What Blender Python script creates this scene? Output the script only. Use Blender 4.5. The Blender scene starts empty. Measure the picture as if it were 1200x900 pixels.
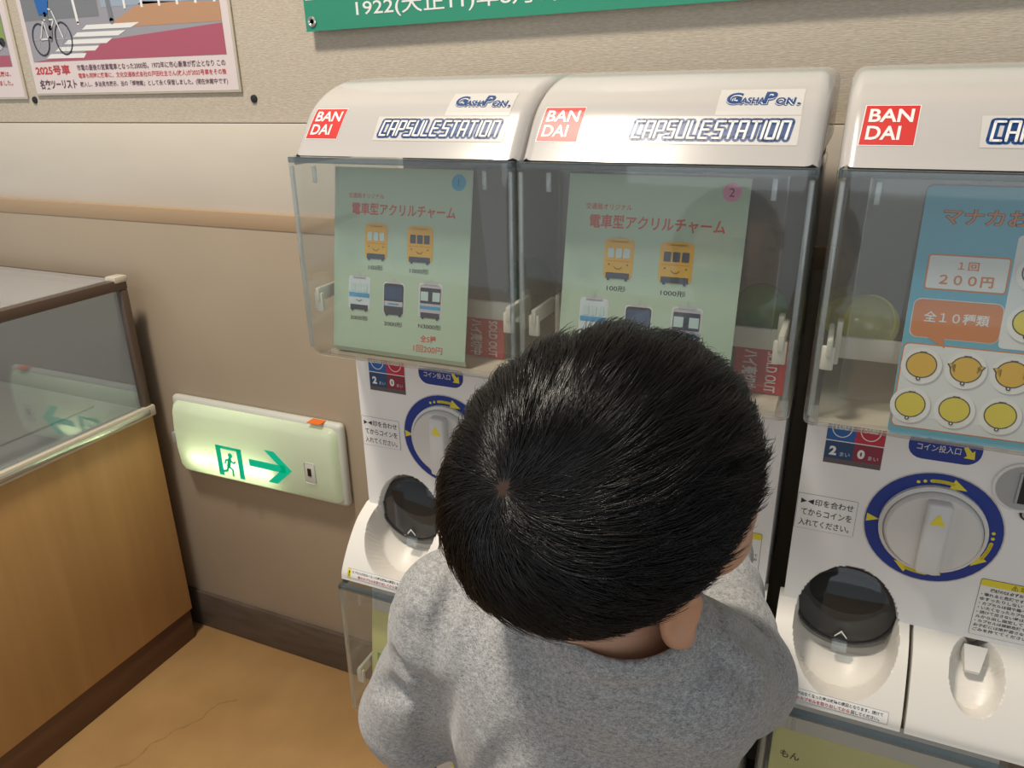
import bpy, bmesh, math, random
import numpy as np
from mathutils import Vector, Matrix
random.seed(7); RNG = np.random.default_rng(7)
S = bpy.context.scene
COL = S.collection

# ------------------------------------------------------------------ camera, world, light, exposure
cam_d = bpy.data.cameras.new('camera'); cam = bpy.data.objects.new('camera', cam_d); COL.objects.link(cam)
cam_d.sensor_fit = 'HORIZONTAL'; cam_d.sensor_width = 36.0; cam_d.lens = 36.0 * 877.4 / 1200; cam_d.clip_start = .02
FW = Vector((-0.374583, 0.853036, -0.363342)); RT = Vector((0.917717, 0.396985, -0.014088)); UP = Vector((-0.132224, 0.338722, 0.931549))
cam.matrix_world = Matrix(((RT.x, UP.x, -FW.x, .629), (RT.y, UP.y, -FW.y, -.768), (RT.z, UP.z, -FW.z, 1.3117), (0, 0, 0, 1)))
S.camera = cam

S.view_settings.view_transform = 'Standard'; S.view_settings.look = 'None'
S.view_settings.gamma = 1.0; S.view_settings.use_curve_mapping = False
S.view_settings.exposure = 0.0
try:
    S.cycles.use_denoising = True
    S.cycles.max_bounces = 14; S.cycles.transparent_max_bounces = 40
except Exception: pass

W = bpy.data.worlds.new('world'); S.world = W; W.use_nodes = True
W.node_tree.nodes['Background'].inputs[0].default_value = (.88, .95, 1.0, 1)
# surroundings: ambient made brighter around than overhead, to fill the upright fronts
_n, _l = W.node_tree.nodes, W.node_tree.links
_t = _n.new('ShaderNodeTexCoord'); _s = _n.new('ShaderNodeSeparateXYZ'); _l.new(_t.outputs['Generated'], _s.inputs[0])
_r = _n.new('ShaderNodeMapRange'); _r.inputs[1].default_value = 0; _r.inputs[2].default_value = .8; _r.inputs[3].default_value = .52; _r.inputs[4].default_value = .17
_l.new(_s.outputs[2], _r.inputs[0]); _l.new(_r.outputs[0], _n['Background'].inputs[1])

def area(name, loc, target, sx, sy, power, col):
    d = bpy.data.lights.new(name, 'AREA'); d.shape = 'RECTANGLE'; d.size = sx; d.size_y = sy; d.energy = power; d.color = col
    o = bpy.data.objects.new(name, d); COL.objects.link(o); o.location = loc
    o.rotation_euler = (Vector(target) - Vector(loc)).to_track_quat('-Z', 'Y').to_euler()
    return o
area('ceiling_lamp', (-.30, -.74, 3.35), (0, -.4, 0), .36, .30, 69, (1, .90, .76))
area('front_fill', (.9, -3.1, 1.5), (.6, 0, 1.0), 3.0, 1.4, 11, (.85, .94, 1))  # added cool fill from behind the camera for the machine fronts
area('ceiling_lamp', (-2.2, -2.2, 2.55), (-2.2, -2.0, 0), 1.6, .9, 14, (1, .93, .85))

# ------------------------------------------------------------------ materials
MATS = {}
def mat(name, col, rough=.5, spec=.5, metal=0, **kw):
    m = bpy.data.materials.new(name); m.use_nodes = True; b = m.node_tree.nodes['Principled BSDF']
    b.inputs['Base Color'].default_value = (*col, 1); b.inputs['Roughness'].default_value = rough
    b.inputs['Specular IOR Level'].default_value = spec; b.inputs['Metallic'].default_value = metal
    for k, v in kw.items(): b.inputs[k.replace('_', ' ')].default_value = v
    MATS[name] = m; return m
def nodes(m): return m.node_tree.nodes, m.node_tree.links, m.node_tree.nodes['Principled BSDF']
def noise_col(m, c1, c2, scale=(10, 10, 10), detail=4, lo=.35, hi=.65, bump=0, bscale=None, dist=.001):
    n, l, b = nodes(m)
    tc = n.new('ShaderNodeTexCoord'); mp = n.new('ShaderNodeMapping'); mp.inputs['Scale'].default_value = scale
    l.new(tc.outputs['Object'], mp.inputs['Vector'])
    nz = n.new('ShaderNodeTexNoise'); nz.inputs['Scale'].default_value = 1; nz.inputs['Detail'].default_value = detail
    l.new(mp.outputs[0], nz.inputs['Vector'])
    r = n.new('ShaderNodeValToRGB'); r.color_ramp.elements[0].position = lo; r.color_ramp.elements[1].position = hi
    r.color_ramp.elements[0].color = (*c1, 1); r.color_ramp.elements[1].color = (*c2, 1)
    l.new(nz.outputs['Fac'], r.inputs[0]); l.new(r.outputs[0], b.inputs['Base Color'])
    if bump:
        bp = n.new('ShaderNodeBump'); bp.inputs['Strength'].default_value = bump; bp.inputs['Distance'].default_value = dist
        src = nz
        if bscale:
            mp2 = n.new('ShaderNodeMapping'); mp2.inputs['Scale'].default_value = bscale; l.new(tc.outputs['Object'], mp2.inputs['Vector'])
            src = n.new('ShaderNodeTexNoise'); src.inputs['Scale'].default_value = 1; src.inputs['Detail'].default_value = 3; l.new(mp2.outputs[0], src.inputs['Vector'])
        l.new(src.outputs['Fac'], bp.inputs['Height']); l.new(bp.outputs[0], b.inputs['Normal'])
    return m

def clear(name, tint=(1, 1, 1), refl=1.0, rough=.03, haze=0.0, hazecol=(.9, .9, .9), f0=.038):
    """thin clear sheet: straight-through transmission plus a fresnel surface reflection"""
    m = bpy.data.materials.new(name); m.use_nodes = True; n, l = m.node_tree.nodes, m.node_tree.links
    n.clear(); out = n.new('ShaderNodeOutputMaterial'); t = n.new('ShaderNodeBsdfTransparent'); t.inputs[0].default_value = (*tint, 1)
    g = n.new('ShaderNodeBsdfGlossy'); g.inputs['Roughness'].default_value = rough; g.inputs[0].default_value = (refl, refl, refl, 1)
    lw = n.new('ShaderNodeLayerWeight'); lw.inputs[0].default_value = .5
    pw = n.new('ShaderNodeMath'); pw.operation = 'POWER'; pw.inputs[1].default_value = 5; l.new(lw.outputs['Facing'], pw.inputs[0])
    f = n.new('ShaderNodeMath'); f.operation = 'MULTIPLY_ADD'; f.inputs[1].default_value = .95; f.inputs[2].default_value = f0; l.new(pw.outputs[0], f.inputs[0])
    src = t
    if haze:
        d = n.new('ShaderNodeBsdfDiffuse'); d.inputs[0].default_value = (*hazecol, 1)
        mh = n.new('ShaderNodeMixShader'); mh.inputs[0].default_value = haze; l.new(t.outputs[0], mh.inputs[1]); l.new(d.outputs[0], mh.inputs[2]); src = mh
    mx = n.new('ShaderNodeMixShader'); l.new(f.outputs[0], mx.inputs[0]); l.new(src.outputs[0], mx.inputs[1]); l.new(g.outputs[0], mx.inputs[2])
    l.new(mx.outputs[0], out.inputs[0]); MATS[name] = m; return m

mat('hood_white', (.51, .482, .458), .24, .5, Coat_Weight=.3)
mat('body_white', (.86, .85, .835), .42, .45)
mat('tray_white', (.80, .765, .71), .38, .45)
mat('cream_plastic', (.80, .76, .66), .45)
mat('back_grey', (.21, .19, .165), .6)
mat('knob_silver', (.68, .665, .64), .38, .5)
mat('knob_bar', (.66, .66, .66), .3, .5)
mat('metal_grey', (.40, .42, .43), .40, .5, .2)
mat('black', (.012, .013, .015), .5)
mat('navy', (.008, .035, .17), .4)
mat('ring_blue', (.010, .040, .27), .4)
mat('logo_navy', (.010, .055, .20), .35)
mat('yellow', (.80, .68, .05), .45)
mat('red', (.62, .025, .02), .4)
mat('card_red', (.55, .04, .05), .5)
mat('white', (.82, .81, .79), .4)
mat('sticker_clear', (.60, .575, .55), .3)
mat('sticker_line', (.50, .44, .36), .4)
mat('sticker_edge', (.35, .35, .37), .4)
mat('ink', (.03, .03, .035), .5)
mat('ink_red', (.55, .05, .06), .5)
mat('ink_teal', (.05, .09, .10), .5)
mat('green_paper', (.46, .59, .46), .5)
mat('title_red', (.58, .07, .045), .5)
mat('train_yellow', (.80, .43, .03), .5)
mat('train_light', (.62, .70, .76), .5)
mat('train_blue', (.05, .32, .60), .5)
mat('train_dark', (.03, .045, .08), .5)
mat('train_grey', (.52, .50, .56), .5)
mat('window_pale', (.52, .67, .66), .5)
mat('sky_paper', (.10, .40, .56), .45)
mat('orange', (.62, .20, .06), .5)
mat('charm_yellow', (.72, .58, .02), .4)
mat('charm_amber', (.72, .42, .02), .4)
mat('disc_white', (.72, .74, .74), .4)
mat('dot_blue', (.03, .36, .62), .5)
mat('dot_pink', (.75, .28, .45), .5)
mat('coin_blue', (.02, .13, .42), .4)
mat('coin_red', (.55, .03, .07), .4)
mat('coin_blue_dark', (.025, .07, .17), .4)
mat('coin_red_dark', (.25, .03, .06), .4)
mat('coin_grey', (.12, .10, .11), .4)
mat('lower_white', (.62, .62, .60), .5)
mat('lower_yellow', (.72, .70, .30), .5)
mat('lower_green', (.25, .45, .12), .5)
mat('gutter_grey', (.72, .64, .53), .5)
clear('clear_plastic', (.95, .96, .95), 1, .04, .035, (.8, .8, .78))
clear('clear_edge', (.82, .87, .90), 1, .06, .16, (.85, .92, .95), .10)  # pale haze stands in for bright highlights along the dome edges
clear('rim_plastic', (.50, .58, .64), 1, .06, .06, (.4, .5, .55))
clear('clear_sheet', (.97, .97, .97), 1, .05, .02)
clear('smoke_plastic', (.40, .41, .43), 1, .06, .10, (.20, .20, .20))
clear('glass', (.90, .93, .93), 1, .015, .03, (.7, .75, .78), .13)
clear('hazed_top_glass', (.9, .92, .92), 1, .06, .45, (.62, .62, .63))  # diffuse haze stands in for the ceiling reflected in the case top
clear('capsule_clear', (.96, .97, .85), 1, .05, .12, (.9, .9, .5), .08)
mat('capsule_yellow', (.80, .76, .05), .25, .5, Transmission_Weight=.1)
mat('capsule_green', (.06, .27, .05), .25, .5, Transmission_Weight=.2)
mat('capsule_dark_green', (.015, .075, .03), .3)

fabric = mat('wall_cloth', (.42, .36, .28), .85, .2)
noise_col(fabric, (.47, .405, .325), (.60, .53, .435), (110, 110, 620), 3, .3, .7, .5, (90, 90, 900), .0012)
band = mat('band_paint', (.56, .48, .37), .6, .3)
noise_col(band, (.61, .55, .465), (.66, .595, .51), (3, 3, 9), 3, .3, .7)
wains = mat('wainscot_paint', (.42, .33, .25), .5, .35)
noise_col(wains, (.375, .300, .218), (.41, .33, .242), (3, 3, 3), 2, .3, .7)
mat('groove_shadow', (.10, .08, .06), .8)
mat('cap_tan', (.43, .30, .185), .5, .3)
base_m = mat('baseboard_vinyl', (.085, .06, .045), .5)
noise_col(base_m, (.075, .052, .04), (.115, .085, .065), (12, 12, 60), 4, .3, .75)
wood = mat('case_wood', (.30, .16, .06), .45, .4)
noise_col(wood, (.47, .265, .098), (.56, .325, .13), (22, 22, 1.2), 5, .3, .72, .05, None, .0006)
kick = mat('kick_wood', (.13, .06, .03), .5, .35)
noise_col(kick, (.11, .05, .026), (.17, .085, .042), (20, 4, 20), 4, .3, .7)
mat('frame_brown', (.13, .09, .07), .35, .5, .3)
mat('rail_cream', (.62, .57, .45), .28, .5)
mat('rail_chrome', (.72, .71, .68), .18, .5, .85)
mat('case_lining', (.66, .68, .69), .6)
mat('case_lining_dark', (.33, .34, .35), .6)
mat('case_board', (.62, .62, .60), .6)

fl = mat('floor_vinyl', (.42, .25, .10), .42, .4)
noise_col(fl, (.35, .205, .082), (.45, .27, .112), (5, 5, 5), 6, .3, .7)
def floor_nodes():
    n, l, b = nodes(fl)
    src = b.inputs['Base Color'].links[0].from_socket
    tc = n.new('ShaderNodeTexCoord'); sep = n.new('ShaderNodeSeparateXYZ'); l.new(tc.outputs['Object'], sep.inputs[0])
    nz = n.new('ShaderNodeTexNoise'); nz.inputs['Scale'].default_value = 9; nz.inputs['Detail'].default_value = 5; l.new(tc.outputs['Object'], nz.inputs['Vector'])
    def mth(op, a, b_=None, clampv=False):
        m = n.new('ShaderNodeMath'); m.operation = op; m.use_clamp = clampv
        for i, x in enumerate((a, b_)):
            if x is None: continue
            if isinstance(x, (int, float)): m.inputs[i].default_value = x
            else: l.new(x, m.inputs[i])
        return m.outputs[0]
    # a wandering hairline crack running from the corner towards the front
    lin = mth('ADD', sep.outputs[0], mth('MULTIPLY', sep.outputs[1], -.42))
    wig = mth('MULTIPLY', mth('SUBTRACT', nz.outputs['Fac'], .5), .11)
    d = mth('ABSOLUTE', mth('ADD', mth('ADD', lin, .615), wig))
    crack = mth('SUBTRACT', 1, mth('DIVIDE', d, .0028), True)
    crack = mth('MULTIPLY', crack, mth('LESS_THAN', sep.outputs[1], .22))
    # darker brown towards the wall foot, broken up by noise
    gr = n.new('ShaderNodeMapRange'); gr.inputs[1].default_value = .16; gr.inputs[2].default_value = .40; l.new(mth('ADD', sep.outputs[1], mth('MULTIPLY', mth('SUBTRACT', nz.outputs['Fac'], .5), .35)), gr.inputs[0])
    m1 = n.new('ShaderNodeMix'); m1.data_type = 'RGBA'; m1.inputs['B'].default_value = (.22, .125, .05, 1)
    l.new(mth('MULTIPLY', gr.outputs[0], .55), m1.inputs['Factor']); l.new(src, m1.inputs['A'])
    m2 = n.new('ShaderNodeMix'); m2.data_type = 'RGBA'; m2.inputs['B'].default_value = (.17, .09, .04, 1)
    l.new(mth('MULTIPLY', crack, .6), m2.inputs['Factor']); l.new(m1.outputs['Result'], m2.inputs['A'])
    l.new(m2.outputs['Result'], b.inputs['Base Color'])
floor_nodes()

mat('skin', (.55, .31, .20), .5, .4, Subsurface_Weight=.12, Subsurface_Scale=.01)
MATS['skin'].node_tree.nodes['Principled BSDF'].inputs['Subsurface Radius'].default_value = (1, .35, .2)
mat('lip', (.45, .16, .13), .45)
mat('eye_white', (.75, .73, .70), .2)
mat('iris', (.02, .012, .008), .15)
mat('hair', (.009, .007, .0065), .30, .5)
mat('hair_root', (.045, .026, .017), .6, .3)
mat('trouser_navy', (.03, .035, .06), .8, .2)
mat('shoe_blue', (.05, .08, .16), .6); mat('sole', (.7, .7, .68), .6)
def sweater_mat():
    m = mat('heather_grey', (.3, .3, .3), .9, .15, Sheen_Weight=.25)
    n, l, b = nodes(m)
    tc = n.new('ShaderNodeTexCoord')
    def nz(scale, sc, det=2):
        mp = n.new('ShaderNodeMapping'); mp.inputs['Scale'].default_value = sc; l.new(tc.outputs['Object'], mp.inputs['Vector'])
        t = n.new('ShaderNodeTexNoise'); t.inputs['Scale'].default_value = scale; t.inputs['Detail'].default_value = det; l.new(mp.outputs[0], t.inputs['Vector']); return t.outputs['Fac']
    a = nz(520, (1, 1, 2.4)); c = nz(1300, (1, 1, 1), 1); e = nz(240, (1, 1, 1.6), 2)
    e_ = n.new('ShaderNodeMath'); e_.operation = 'MULTIPLY'; e_.inputs[1].default_value = .35; l.new(e, e_.inputs[0]); e2 = e_.outputs[0]
    add = n.new('ShaderNodeMath'); add.operation = 'ADD'; l.new(a, add.inputs[0]); l.new(c, add.inputs[1])
    sc = n.new('ShaderNodeMath'); sc.operation = 'MULTIPLY_ADD'; l.new(add.outputs[0], sc.inputs[0]); sc.inputs[1].default_value = .42; l.new(e2, sc.inputs[2])
    r = n.new('ShaderNodeMapRange'); r.inputs[1].default_value = .42; r.inputs[2].default_value = .78; l.new(sc.outputs[0], r.inputs[0])
    mx = n.new('ShaderNodeMix'); mx.data_type = 'RGBA'; mx.inputs['A'].default_value = (.16, .16, .162, 1); mx.inputs['B'].default_value = (.53, .525, .52, 1)
    l.new(r.outputs[0], mx.inputs['Factor']); l.new(mx.outputs['Result'], b.inputs['Base Color'])
    bp = n.new('ShaderNodeBump'); bp.inputs['Strength'].default_value = .35; bp.inputs['Distance'].default_value = .0008; l.new(add.outputs[0], bp.inputs['Height']); l.new(bp.outputs[0], b.inputs['Normal'])
sweater_mat()

# ------------------------------------------------------------------ helpers
def M(*names): return [MATS[n] for n in names]
def link(name, me, mats, parent=None, smooth=False, loc=None):
    o = bpy.data.objects.new(name, me); COL.objects.link(o)
    for m in mats: me.materials.append(m)
    if smooth and len(me.polygons): me.polygons.foreach_set('use_smooth', np.ones(len(me.polygons), bool))
    if parent: o.parent = parent
    if loc: o.location = loc
    return o
def from_bm(name, bm, mats, parent=None, smooth=False, auto=None):
    me = bpy.data.meshes.new(name); bmesh.ops.recalc_face_normals(bm, faces=bm.faces); bm.to_mesh(me); bm.free()
    o = link(name, me, mats, parent, smooth)
    if auto is not None:
        me.polygons.foreach_set('use_smooth', np.ones(len(me.polygons), bool)); me.set_sharp_from_angle(angle=math.radians(auto))
    return o
def tag(o, label, cat, group=None):
    o['label'] = label; o['category'] = cat
    if group: o['group'] = group
    return o
def struct(o): o['kind'] = 'structure'; return o
def thing(name, label, cat, loc=(0, 0, 0), group=None):
    o = bpy.data.objects.new(name, None); COL.objects.link(o); o.location = loc; o.empty_display_size = .05
    return tag(o, label, cat, group)
def copy_tree(o, parent=None):
    c = o.copy(); COL.objects.link(c); c.parent = parent
    for ch in list(o.children): copy_tree(ch, c)
    return c
def box_bm(bm, x0, x1, y0, y1, z0, z1, bev=.0, seg=2, mi=0):
    vs = [bm.verts.new((x, y, z)) for x in (x0, x1) for y in (y0, y1) for z in (z0, z1)]
    fs = [bm.faces.new([vs[i] for i in q]) for q in ((0, 1, 3, 2), (4, 6, 7, 5), (0, 4, 5, 1), (2, 3, 7, 6), (0, 2, 6, 4), (1, 5, 7, 3))]
    bmesh.ops.recalc_face_normals(bm, faces=fs)
    for f in fs: f.material_index = mi
    if bev:
        es = list({e for f in fs for e in f.edges})
        r = bmesh.ops.bevel(bm, geom=es, offset=bev, segments=seg, profile=.5, affect='EDGES')
        for f in r['faces']: f.material_index = mi
def box(name, x0, x1, y0, y1, z0, z1, m, parent=None, bev=.002, seg=2):
    bm = bmesh.new(); box_bm(bm, x0, x1, y0, y1, z0, z1, bev, seg); return from_bm(name, bm, M(m), parent, auto=40)
def offset_poly(P, d):
    """inset a closed counter-clockwise polygon by d (mitred)"""
    P = np.array(P, float); a = P - np.roll(P, 1, 0); b = np.roll(P, -1, 0) - P
    na = np.c_[-a[:, 1], a[:, 0]] / np.linalg.norm(a, axis=1)[:, None]; nb = np.c_[-b[:, 1], b[:, 0]] / np.linalg.norm(b, axis=1)[:, None]
    m = na + nb; m /= np.maximum((m * m).sum(1), .5)[:, None] / 2
    return P + m * d
def rounded_prism(name, prof, x0, x1, r, m, parent=None, seg=5, auto=35, bothends=True):
    """closed (y,z) profile, counter-clockwise seen from +x, swept in x with rounded ends"""
    rings = []
    for i in range(seg + 1):
        a = math.pi / 2 * i / seg; rings.append((x0 + r * (1 - math.sin(a)), r * (1 - math.cos(a))))
    rings = rings[::-1]; rings += [(x0 + x1 - x, d) for x, d in reversed(rings)]
    bm = bmesh.new(); R = []
    for x, d in rings:
        R.append([bm.verts.new((x, y, z)) for y, z in offset_poly(prof, d)])
    n = len(prof)
    for A, B in zip(R[:-1], R[1:]):
        for i in range(n): bm.faces.new((A[i], A[(i + 1) % n], B[(i + 1) % n], B[i]))
    bm.faces.new(R[0][::-1]); bm.faces.new(R[-1])
    return from_bm(name, bm, M(m), parent, auto=auto)
def arc(cx, cy, r, a0, a1, n): return [(cx + r * math.cos(math.radians(a0 + (a1 - a0) * i / n)), cy + r * math.sin(math.radians(a0 + (a1 - a0) * i / n))) for i in range(n + 1)]
def rrect(x0, y0, x1, y1, r, n=5):
    return arc(x1 - r, y0 + r, r, -90, 0, n) + arc(x1 - r, y1 - r, r, 0, 90, n) + arc(x0 + r, y1 - r, r, 90, 180, n) + arc(x0 + r, y0 + r, r, 180, 270, n)
def ell(cx, cy, rx, ry, n=28, a0=0, a1=360):
    k = n if abs(a1 - a0) == 360 else n + 1
    return [(cx + rx * math.cos(math.radians(a0 + (a1 - a0) * i / n)), cy + ry * math.sin(math.radians(a0 + (a1 - a0) * i / n))) for i in range(k)]

# ---- flat artwork: 2D shapes and lettering laid on a surface
_TX = {}
def text_mesh(s, bold=0.0, shear=0.0):
    k = (s, bold, shear)
    if k not in _TX:
        c = bpy.data.curves.new('lettering', 'FONT'); c.body = s; c.offset = bold; c.shear = shear; c.resolution_u = 3
        o = bpy.data.objects.new('lettering', c); COL.objects.link(o); bpy.context.view_layer.update()
        e = o.evaluated_get(bpy.context.evaluated_depsgraph_get()); me = e.to_mesh()
        v = np.array([x.co[:2] for x in me.vertices]) if len(me.vertices) else np.zeros((0, 2))
        f = [list(p.vertices) for p in me.polygons]
        e.to_mesh_clear(); bpy.data.objects.remove(o); bpy.data.curves.remove(c)
        _TX[k] = (v, f)
    return _TX[k]
class Art:
    def __init__(s): s.sh = []; s.mats = []
    def mi(s, m):
        if m not in s.mats: s.mats.append(m)
        return s.mats.index(m)
    def poly(s, P, m, layer=0): s.sh.append((np.array(P, float), [list(range(len(P)))], s.mi(m), layer))
    def rect(s, x0, y0, x1, y1, m, layer=0, skew=0): s.poly([(x0, y0), (x1, y0), (x1 + skew, y1), (x0 + skew, y1)], m, layer)
    def rr(s, x0, y0, x1, y1, r, m, layer=0): s.poly(rrect(x0, y0, x1, y1, r), m, layer)
    def disc(s, cx, cy, rx, m, layer=0, ry=None, n=28): s.poly(ell(cx, cy, rx, ry or rx, n), m, layer)
    def stroke(s, pts, w, m, layer=0, caps=True):
        pts = [np.array(p, float) for p in pts]
        for a, b in zip(pts[:-1], pts[1:]):
            d = b - a; L = np.linalg.norm(d)
            if L < 1e-9: continue
            n = np.array([-d[1], d[0]]) / L * w / 2; s.poly([a - n, b - n, b + n, a + n], m, layer)
        if caps:
            for p in pts: s.disc(p[0], p[1], w / 2, m, layer, n=10)
    def text(s, t, x, y, m, layer=1, w=None, h=None, align='L', bold=0.0, shear=0.0, rot=0):
        """lettering whose lower-left corner is (x,y); w / h = wanted extents"""
        v, f = text_mesh(t, bold, shear)
        if not len(v): return
        v = v - v.min(0); ext = v.max(0)
        sx = (w / ext[0]) if w else (h / ext[1]); sy = (h / ext[1]) if h else sx
        v = v * np.array([sx, sy])
        if align == 'C': v = v - np.array([v[:, 0].max() / 2, 0])
        if rot:
            c, q = math.cos(math.radians(rot)), math.sin(math.radians(rot)); v = v @ np.array([[c, q], [-q, c]])
        s.sh.append((v + np.array([x, y]), f, s.mi(m), layer))
    def build(s, name, fmap, parent=None, cuts=(), eps=.00025, base=.0003):
        bm = bmesh.new()
        for P, F, mi, layer in s.sh:
            vs = [bm.verts.new((p[0], p[1], layer)) for p in P]
            for f in F:
                try: q = bm.faces.new([vs[i] for i in f])
                except ValueError: continue
                q.material_index = mi
        for c in cuts:
            bmesh.ops.bisect_plane(bm, geom=bm.verts[:] + bm.edges[:] + bm.faces[:], plane_co=(0, c, 0), plane_no=(0, 1, 0), dist=1e-7)
        bmesh.ops.triangulate(bm, faces=[f for f in bm.faces if len(f.verts) > 4])
        for f in bm.faces:
            f.normal_update()
            if f.normal.z < 0: f.normal_flip()
        for v in bm.verts: v.co = Vector(fmap(v.co.x, v.co.y, base + eps * v.co.z))
        me = bpy.data.meshes.new(name); bm.to_mesh(me); bm.free()
        return link(name, me, M(*s.mats), parent)
def front_map(y): return lambda u, v, h: (u, y - h, v)
def path_map(prof):
    P = np.array(prof); L = np.r_[0, np.cumsum(np.linalg.norm(np.diff(P, axis=0), axis=1))]
    t = np.gradient(P, L, axis=0); t /= np.linalg.norm(t, axis=1)[:, None]
    nrm = np.c_[-t[:, 1], t[:, 0]]
    def f(u, v, h):
        y, z = np.interp(v, L, P[:, 0]), np.interp(v, L, P[:, 1]); i = min(max(np.searchsorted(L, v) - 1, 0), len(P) - 2)
        tt = P[i + 1] - P[i]; tt = tt / np.linalg.norm(tt); n = np.array([-tt[1], tt[0]])
        return (u, y + n[0] * h, z + n[1] * h)
    return f, L
def smooth_path(P, n=8):
    """Catmull-Rom resample"""
    P = [np.array(p, float) for p in P]; P = [2 * P[0] - P[1]] + P + [2 * P[-1] - P[-2]]; out = []
    for i in range(1, len(P) - 2):
        for k in range(n):
            t = k / n; a, b, c, d = P[i - 1:i + 3]
            out.append(.5 * (2 * b + (c - a) * t + (2 * a - 5 * b + 4 * c - d) * t * t + (-a + 3 * b - 3 * c + d) * t ** 3))
    out.append(P[-2]); return [tuple(p) for p in out]
def lathe(name, prof, m, parent=None, n=32, axis='y', mats=None, midx=None, cap=True):
    """prof = [(radius, along)]"""
    bm = bmesh.new(); R = []
    for r, a in prof:
        ring = []
        for i in range(n):
            c, s_ = math.cos(2 * math.pi * i / n) * r, math.sin(2 * math.pi * i / n) * r
            ring.append(bm.verts.new((c, a, s_) if axis == 'y' else (c, s_, a)))
        R.append(ring)
    for k, (A, B) in enumerate(zip(R[:-1], R[1:])):
        for i in range(n):
            f = bm.faces.new((A[i], A[(i + 1) % n], B[(i + 1) % n], B[i]))
            if midx: f.material_index = midx[k]
    if cap: bm.faces.new(R[0]); bm.faces.new(R[-1])
    return from_bm(name, bm, M(*(mats or [m])), parent, auto=40)

# ------------------------------------------------------------------ the room
def plane_struct(name, verts, m):
    me = bpy.data.meshes.new(name); me.from_pydata(verts, [], [(0, 1, 2, 3)]); return struct(link(name, me, M(m)))
def sbox(name, x0, x1, y0, y1, z0, z1, m, bev=.001): return struct(box(name, x0, x1, y0, y1, z0, z1, m, None, bev, 2))
sbox('floor', -3, 3, -3.2, .5, -.05, 0, 'floor_vinyl', 0)
sbox('wall_back', -3, 3, .42, .5, 0, 2.7, 'wall_cloth', 0)
sbox('trim_1', -3, 3, .412, .43, 1.09, 1.2625, 'band_paint', .0015)
sbox('groove_shadow_strip', -3, 3, .4185, .43, 1.2612, 1.2645, 'groove_shadow', 0)  # dark strip put in as the shadow line along the groove
sbox('trim_2', -3, 3, .3985, .43, 1.0645, 1.0965, 'cap_tan', .0015)
sbox('trim_3', -3, 3, .400, .43, .10, 1.066, 'wainscot_paint', .001)
sbox('baseboard_back', -3, 3, .390, .43, 0, .108, 'baseboard_vinyl', .003)

# ------------------------------------------------------------------ capsule machines
PITCH = .6217
HOOD = [(.0015, 1.2434)] + smooth_path([(.0015, 1.2434), (.0103, 1.2547), (.0257, 1.2759), (.0426, 1.2953), (.066, 1.3109), (.0966, 1.323), (.13, 1.3294), (.2, 1.333)], 4)[1:]
HOODMAP, HL = path_map(HOOD)
TRAY = smooth_path([(.0866, .7124), (.056, .6965), (.028, .667), (.0085, .637), (.005, .622)], 6)
def tray_map():
    P = np.array(TRAY); L = np.r_[0, np.cumsum(np.linalg.norm(np.diff(P, axis=0), axis=1))]
    def f(u, v, h):
        i = min(max(np.searchsorted(L, v) - 1, 0), len(P) - 2); t = P[i + 1] - P[i]; t = t / np.linalg.norm(t)
        n = np.array([t[1], -t[0]])          # outward = towards the viewer and up
        p = P[i] + t * (v - L[i]); return (u, p[0] + n[0] * h, p[1] - 0 + n[1] * h)
    return f, L
TRAYMAP0, TL = tray_map()
# make sure the normal points outwards (y smaller, z larger)
_a, _b = TRAYMAP0(0, .04, 0), TRAYMAP0(0, .04, .01)
_sg = 1 if (_b[1] < _a[1] and _b[2] > _a[2]) else -1
TRAYMAP = lambda u, v, h: TRAYMAP0(u, v, h * _sg)
YB = .0866
BODYMAP = front_map(YB)

STROKES = {'C': [[(.8, 1), (0, 1), (0, 0), (.8, 0)]], 'A': [[(0, 0), (0, 1), (.8, 1), (.8, 0)], [(0, .42), (.8, .42)]],
           'P': [[(0, 0), (0, 1), (.8, 1), (.8, .42), (0, .42)]], 'S': [[(.8, 1), (0, 1), (0, .5), (.8, .5), (.8, 0), (0, 0)]],
           'U': [[(0, 1), (0, 0), (.8, 0), (.8, 1)]], 'L': [[(0, 1), (0, 0), (.75, 0)]],
           'E': [[(.8, 1), (0, 1), (0, 0), (.8, 0)], [(0, .5), (.75, .5)]], 'T': [[(0, 1), (.8, 1)], [(.4, 1), (.4, 0)]],
           'I': [[(.12, 1), (.12, 0)]], 'O': [[(0, 0), (0, 1), (.8, 1), (.8, 0), (0, 0)]], 'N': [[(0, 0), (0, 1), (.8, 1), (.8, 0)]]}
def block_word(art, s, x0, x1, y0, y1, wout, win, mo, mi_):
    adv = [(.55 if c == 'I' else 1.22) if c != ' ' else .25 for c in s]; tot = sum(adv) - .42
    hgt = y1 - y0; sh = .14 * hgt; sc = (x1 - x0 - sh) / tot; x = x0
    for layer, w, m in ((1, wout, mo), (2, win, mi_)):
        x = x0
        for c, a in zip(s, adv):
            for st in STROKES.get(c, []):
                art.stroke([(x + px * sc + sh * py, y0 + py * hgt) for px, py in st], w, m, layer)
            x += a * sc

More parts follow.
